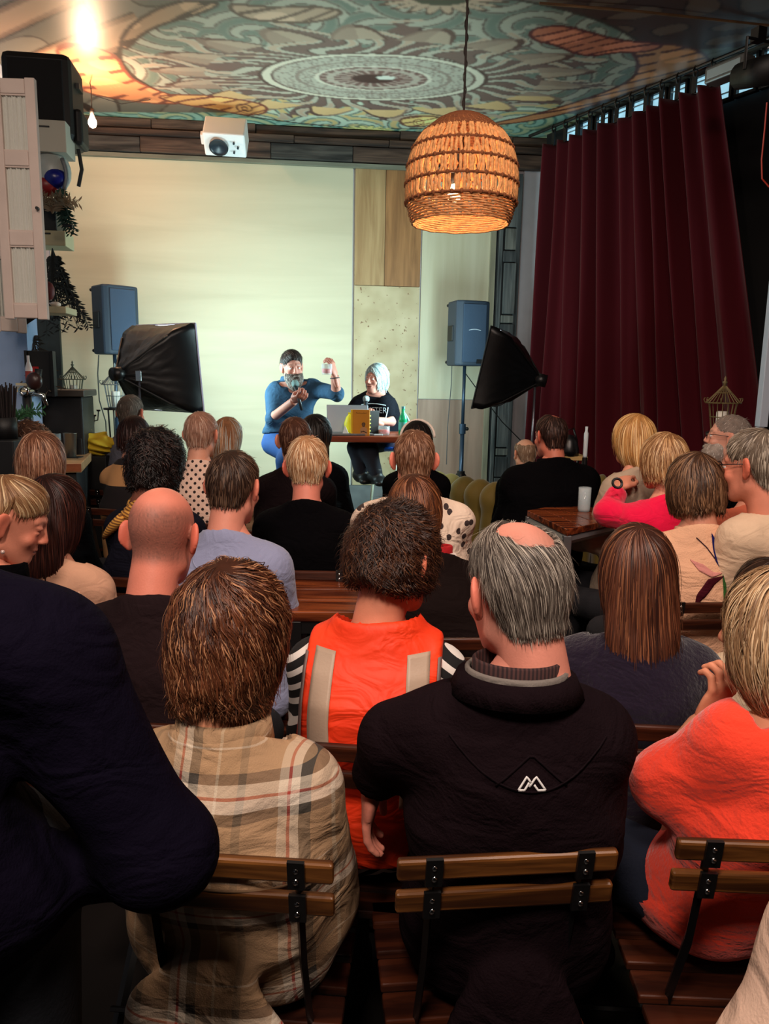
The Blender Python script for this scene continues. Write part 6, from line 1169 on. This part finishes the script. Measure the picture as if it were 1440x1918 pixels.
    A('plaid', 'person with wavy reddish-brown hair in a beige plaid shirt', (436, 1192), 1.26, yaw=-8, hyaw=-8, hpitch=-12, hs=1.06, sw=.165, B=1.02, tone=(214, 146, 112), seat=.46, hairs=[H('wavy', ((44, 20, 12), (116, 66, 40), (184, 130, 92)), n=7500, th=.022, bot=-.10, bw=.088, w=.0022, sl=.15, k=13, cf=1.7, curl=.0065, lift=.006, clumps=420, lump=.006, gray=.18, h=.005)], shirt=dict(mat=M_plaid, th=.024, fold=.007, vox=.008, hem=.16, tail=(.17, .10)), pelvis=(-.0, .02, .55), cyaw=4, chair_dx=.03, arms={1: dict(r=1.1), -1: dict(r=1.1)}, chair_off=0.0)
    A('fleece', 'balding grey-haired man in a dark fleece with grey collar trim', (966, 1103), 1.27, yaw=-2, hyaw=26, hpitch=-10, hroll=-3, hs=1.03, jaw=1.08, sw=.172, B=1.02, red=.35, tone=(222, 144, 124), hv=.0038, seat=.46, stub=((120, 96, 84), .10, .45), hairs=[H('bald', ((52, 44, 40), (120, 108, 98), (188, 176, 162)), n=8000, crown=(.006, -.05, .112), br=.050, by=.8, clumps=500, part=(0, .0, .12), th=.010, sl=.05, k=6, w=.0012, low=-.068, side=.022, lift=.004, h=.005, swirl=.5, gray=.3)], shirt=dict(mat=cloth('fleece', (24, 14, 18), bump=.5, bscale=250), th=.024, fold=.003, vox=.009, hem=.22, tail=(.13, .16)), pelvis=(.01, .02, .55), cyaw=8, chair_dx=-.06,
      arms={-1: dict(e=P(742, 1385, 1.26), w=P(698, 1462, 1.33), sleeve=1.9, fine=True, up=(-1, 0, .3), dir=(-.1, .1, -1))})
    A('coral', 'woman with long wavy blonde hair in a coral jumper', (1464, 1183), 1.35, chair_at=(.655, 1.335), cyaw=-2, yaw=30, hyaw=22, hpitch=-4, hroll=10, hs=1.02, seat=.46, tone=(220, 150, 118), trousers=(22, 30, 50), hairs=[H('long', ((92, 62, 40), (190, 150, 108), (222, 190, 150)), len=.34, n=6500, bw=.106, w=.0032, curl=.011, cf=1.2, sl=.30, k=22, gray=.25, lift=.012, lx=-.01)], shirt=dict(mat=cloth('coral_knit', (238, 66, 42), sheen=.3, bump=.5, bscale=180), th=.024, fold=.006, vox=.009, hem=.43), sw=.17, B=1.08, pelvis=(.0, .07, .55),
      arms={-1: dict(s=P(1385, 1395, 1.30), e=P(1250, 1462, 1.36), w=P(1318, 1355, 1.52), sleeve=1.25, up=(.6, -1, .3), curl=.9, dir=(.35, -.1, 1), fine=True), 1: dict(e=P(1400, 1540, 1.62), w=P(1272, 1530, 1.42), up=(-1, -.5, 0), dir=(-.05, -.1, -1), fine=True)})
    # her other hand resting at her side
    # person standing at the left
    D['standing'] = d = person('person standing at left in a dark navy jumper, arm bent', (0, 0), 1, yaw=-8, base=(-.74, .86, 1.54), sw=.28, B=1.2, legs='stand', pelvis=(.17, .02, .93), hairs=[H('short', BR, n=400)], shirt=dict(mat=cloth('navy_jumper', (15, 11, 26), bump=.35, bscale=300), th=.022, fold=.006, vox=.009, hem=.80), trousers=(24, 28, 36), nb_off=(.05, 0),
      arms={1: dict(s=P(72, 1222, .86), e=P(296, 1590, .86), w=P(60, 1640, 1.12), r=1.05, curl=.5), -1: dict(w=np.array([-.8, 1.15, 1.1]))}, chair=False)
    # white sleeve, bottom right corner
    D['corner'] = person('person in a cream top at the bottom right corner', (0, 0), 1, yaw=5, base=(1.17, .55, 1.12), sw=.2, B=1.1, hairs=[H('short', GR, n=300)], shirt=dict(mat=cloth('cream_top', (226, 190, 168), var=.04), th=.03, fold=.006, vox=.010), seat=.46, arms={-1: dict(s=P(1630, 1810, .62), e=P(1490, 2060, .60), r=1.1)})
    return D
D = people()
def details():
    d = D['plaid']; collar(D['plaid'], 'collar', M_plaid, r=(.064, .066), h=.04, flare=.012, z=-.005, tilt=.12)
    mseam = mat('seam_brown', (120, 92, 66), .9); ribbon_decal(d, 'yoke_seam', [(-.19, d['nb'][2]-.150), (.19, d['nb'][2]-.150)], .004, mseam, n=40, m=2)
    d = D['fleece']; nb = d['nb']; collar(d, 'collar', cloth('fleece', (24, 14, 18)), r=(.076, .082), h=.032, flare=.03, z=-.01, tilt=.1, dy=.0); collar(d, 'collar_trim', cloth('grey_trim', (120, 112, 106)), r=(.077, .083), h=.012, flare=.001, z=.018, tilt=.1); collar(d, 'inner_collar', pat('brown_knit', lambda nt, x, y, z, n, tc: mixc(nt, (x*150).fr() < .5, (74, 46, 44), (42, 26, 28)), rough=.9), r=(.066, .072), h=.05, z=-.005, tilt=.12)
    w_ = mat('logo_white', (225, 222, 220), .5); cx, cz = nb[0]+.0+.012, nb[2]-.072; s_ = .0155
    for a in ([(-1.35, -.6), (-.5, .6), (-.08, .05)], [(-1.35, -.6), (-.75, -.6), (-.28, .08)], [(-.28, -.3), (.42, .6), (1.35, -.6)], [(1.35, -.6), (.6, -.6), (.22, -.12)]): ribbon_decal(d, 'logo_stroke', [(cx+x*s_, cz+y*s_) for x, y in a], 0.0030, w_, n=10, m=1)
    dk = cloth('fleece_dark', (24, 15, 19)); ribbon_decal(d, 'back_panel_seam', [(cx-.055, cz-.006), (cx, cz+.04), (cx+.055, cz-.006)], .003, dk, n=16, m=1); t = np.linspace(-1, 1, 18); ribbon_decal(d, 'yoke_seam', [(cx+.125*x, cz-.012+.062*x*x+.0) for x in t], .003, dk, n=30, m=1)
    # orange vest shell over the striped shirt
    d = D['vest']; nb, pel = d['nb'], d['pel']; vs = .155
    f0 = d['shirtf']; tor = torso_sdf(nb, pel, 1.02, .165)
    def vf(p):
        f = smin(tor(p, .03), smin(cap_(p, nb, nb+np.array([-.13, .01, -.045]), .075, .072), cap_(p, nb, nb+np.array([.13, .01, -.045]), .075, .072), .03), .05)-.003*fold(p, 1.2, 9)
        f = smax(f, np.abs(p[:, 0]-nb[0])-(vs+.01*np.cos(p[:, 2]*10)), .012); f = smax(f, -cap_(p, nb+np.array([0, .03, -.03]), nb+np.array([0, -.0, .2]), .088), .008); f = smax(f, pel[2]-.02-p[:, 2], .01); return smax(f, -(tor(p, .006)), .004)
    v, q = nets(vf, d['lo'], d['hi'], .008); qmesh('safety_vest', v, q, M_vest, d['root']); dd = dict(shirtf=lambda p: vf(p), root=d['root'])
    for x in (-.098, .098): ribbon_decal(dd, 'reflective_strip', [(nb[0]+x, nb[2]+.012), (nb[0]+x*1.03, nb[2]-.12), (nb[0]+x*.93, nb[2]-.30)], .046, M_refl, n=40, m=6)
    for x in (-vs+.014, vs-.014): ribbon_decal(dd, 'vest_piping', [(nb[0]+x, nb[2]-.0), (nb[0]+x, nb[2]-.28)], .007, mat('piping_grey', (120, 100, 96), .6), n=30, m=1)
    # leaf motif on cardigan
    d = D['leaf']; nb = d['nb']; c0 = (nb[0]+.03, nb[2]-.095)
    def lf(nm, pts, w, col): ribbon_decal(d, nm, [(c0[0]+a, c0[1]+b) for a, b in pts], w, cloth(nm+'%d' % col[0], col, bump=.5), n=16, m=4)
    lf('leaf_motif', [(0, .01), (-.008, .05), (-.012, .095), (-.022, .135)], [.002, .03, .022, .001], (22, 22, 80)); lf('leaf_motif', [(0, .0), (-.045, -.02), (-.085, -.07), (-.10, -.11)], [.002, .03, .026, .001], (62, 16, 26)); lf('leaf_motif', [(.01, .0), (.05, -.02), (.075, -.06), (.078, -.10)], [.002, .034, .03, .001], (226, 140, 60)); lf('leaf_motif', [(-.005, .01), (-.04, .005), (-.08, .03), (-.105, .05)], [.002, .018, .026, .001], (196, 128, 120)); lf('leaf_motif', [(.01, .01), (.04, .03), (.055, .06), (.045, .1)], [.002, .036, .03, .001], (226, 132, 130)); lf('stem_motif', [(0, .005), (.006, -.04), (.004, -.11)], [.008, .012, .010], (44, 84, 36))
    lf('stitch_motif', [(-.02, .05), (-.045, .09), (-.075, .12)], [.003, .003, .003], (50, 30, 40)); lf('stitch_motif', [(.02, .03), (.04, .07), (.05, .11)], [.003, .003, .003], (70, 30, 40)); collar(d, 'collar', cloth('cream_knit', (212, 162, 130)), r=(.064, .062), h=.012, z=.0, tilt=.12)
    d = D['bald']; collar(d, 'collar', cloth('charcoal_plum', (32, 21, 23)), r=(.072, .072), h=.02, z=-.012, flare=.012, tilt=.12); d = D['lav']; collar(d, 'neckband', cloth('grey_blue', (138, 142, 172)), r=(.066, .066), h=.012, z=-.008, tilt=.12); nb = d['nb']; ribbon_decal(d, 'neck_seam', [(nb[0]+.075*math.cos(t), nb[2]-.008+.05*math.sin(t)) for t in np.linspace(-math.pi, 0, 12)], .003, cloth('seam_lilac', (158, 160, 188)), n=24, m=1)
    d = D['speaker_man']; collar(d, 'collar', cloth('denim_blue', (44, 74, 100)), r=(.066, .066), h=.035, flare=.016, z=.0, tilt=-.1, open_=True)
    d = D['bob2']; collar(d, 'white_collar', mat('collar_white', (220, 205, 195), .8), r=(.066, .064), h=.022, flare=.012, z=-.004, tilt=.12); collar(d, 'red_neckerchief', mat('neck_red', (170, 14, 22), .8), r=(.06, .06), h=.038, z=.004, tilt=.12)
    d = D['polo']; collar(d, 'collar', cloth('black', (4, 3, 5)), r=(.068, .068), h=.03, flare=.01, z=-.004, tilt=.12); d = D['blond']; collar(d, 'neckband', cloth('black', (4, 3, 5)), r=(.064, .064), h=.012, z=-.006, tilt=.12)
    d = D['long2']; nb = d['nb']; ribbon_decal(d, 'shoulder_seam', [(nb[0]+.15, nb[2]-.04), (nb[0]+.165, nb[2]-.12), (nb[0]+.14, nb[2]-.2)], .0035, cloth('seam_cream', (232, 190, 164)), n=20, m=1)
    d = D['prof']; collar(d, 'roll_neck', cloth('black', (4, 3, 5), bump=.6), r=(.064, .064), h=.04, flare=.008, z=-.0, tilt=.1)
    d = D['beige']; collar(d, 'collar', cloth('beige_jacket', (200, 176, 148)), r=(.07, .07), h=.04, flare=.03, z=-.01, tilt=.2)
    # scarf round the curly person's shoulders
    d = D['curly']; nb = d['nb']; mt = pat('scarf_mustard', lambda nt, x, y, z, n, tc: mixc(nt, (z*90+x*20).fr() < .5, (206, 148, 62), (120, 76, 34)), rough=.9)
    for i in range(4): b = MB(); b.tube([nb+np.array([(.078+.012*i)*math.cos(t), (.075+.012*i)*math.sin(t)*1.0, .04-.022*i+.01*math.sin(t*3+i)]) for t in np.linspace(0, 2*math.pi, 26)], .019, 7, False); b.build('scarf_fold', mt, d['root'], True)
    for sx in (-1, 1): b = MB(); b.tube(project(d['shirtf'], np.linspace(.07, .17, 6)*sx+nb[0], nb[2]-np.linspace(.0, .09, 6), -1, off=.012), [.02, .02, .019, .016, .012, .006], 7); b.build('scarf_end', mt, d['root'], True)
    d = D['band']; b = MB(); b.tube([d['hl']+d['Mh']@np.array([.094*math.cos(t), .0, .03+.094*math.sin(t)])+np.array([0, -.03, 0]) for t in np.linspace(0, math.pi, 20)], .008, 6); b.build('headband', mat('collar_white', (220, 205, 195), .8), d['root'], True)
    # chairs under everyone seated in the audience
    g = folding_chair(M_chair, M_chair_dk_shade, 'x', wid=.345); dk = folding_chair(M_chair_dk_shade, M_chair_dk_shade, 'x'); first = {id(g): True, id(dk): True}
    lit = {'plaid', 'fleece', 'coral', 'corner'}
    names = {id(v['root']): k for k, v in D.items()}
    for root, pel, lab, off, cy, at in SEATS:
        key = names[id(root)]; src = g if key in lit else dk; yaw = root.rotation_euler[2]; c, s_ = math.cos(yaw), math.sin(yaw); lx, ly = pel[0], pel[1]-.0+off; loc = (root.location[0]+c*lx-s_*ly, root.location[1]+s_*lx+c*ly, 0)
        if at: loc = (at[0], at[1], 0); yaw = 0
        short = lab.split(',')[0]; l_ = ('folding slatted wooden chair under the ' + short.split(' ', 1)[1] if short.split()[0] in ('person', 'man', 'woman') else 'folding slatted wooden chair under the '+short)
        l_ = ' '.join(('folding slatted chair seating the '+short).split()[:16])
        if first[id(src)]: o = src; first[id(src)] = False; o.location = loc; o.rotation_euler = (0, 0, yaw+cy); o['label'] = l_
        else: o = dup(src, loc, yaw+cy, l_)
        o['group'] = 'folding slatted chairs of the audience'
details()
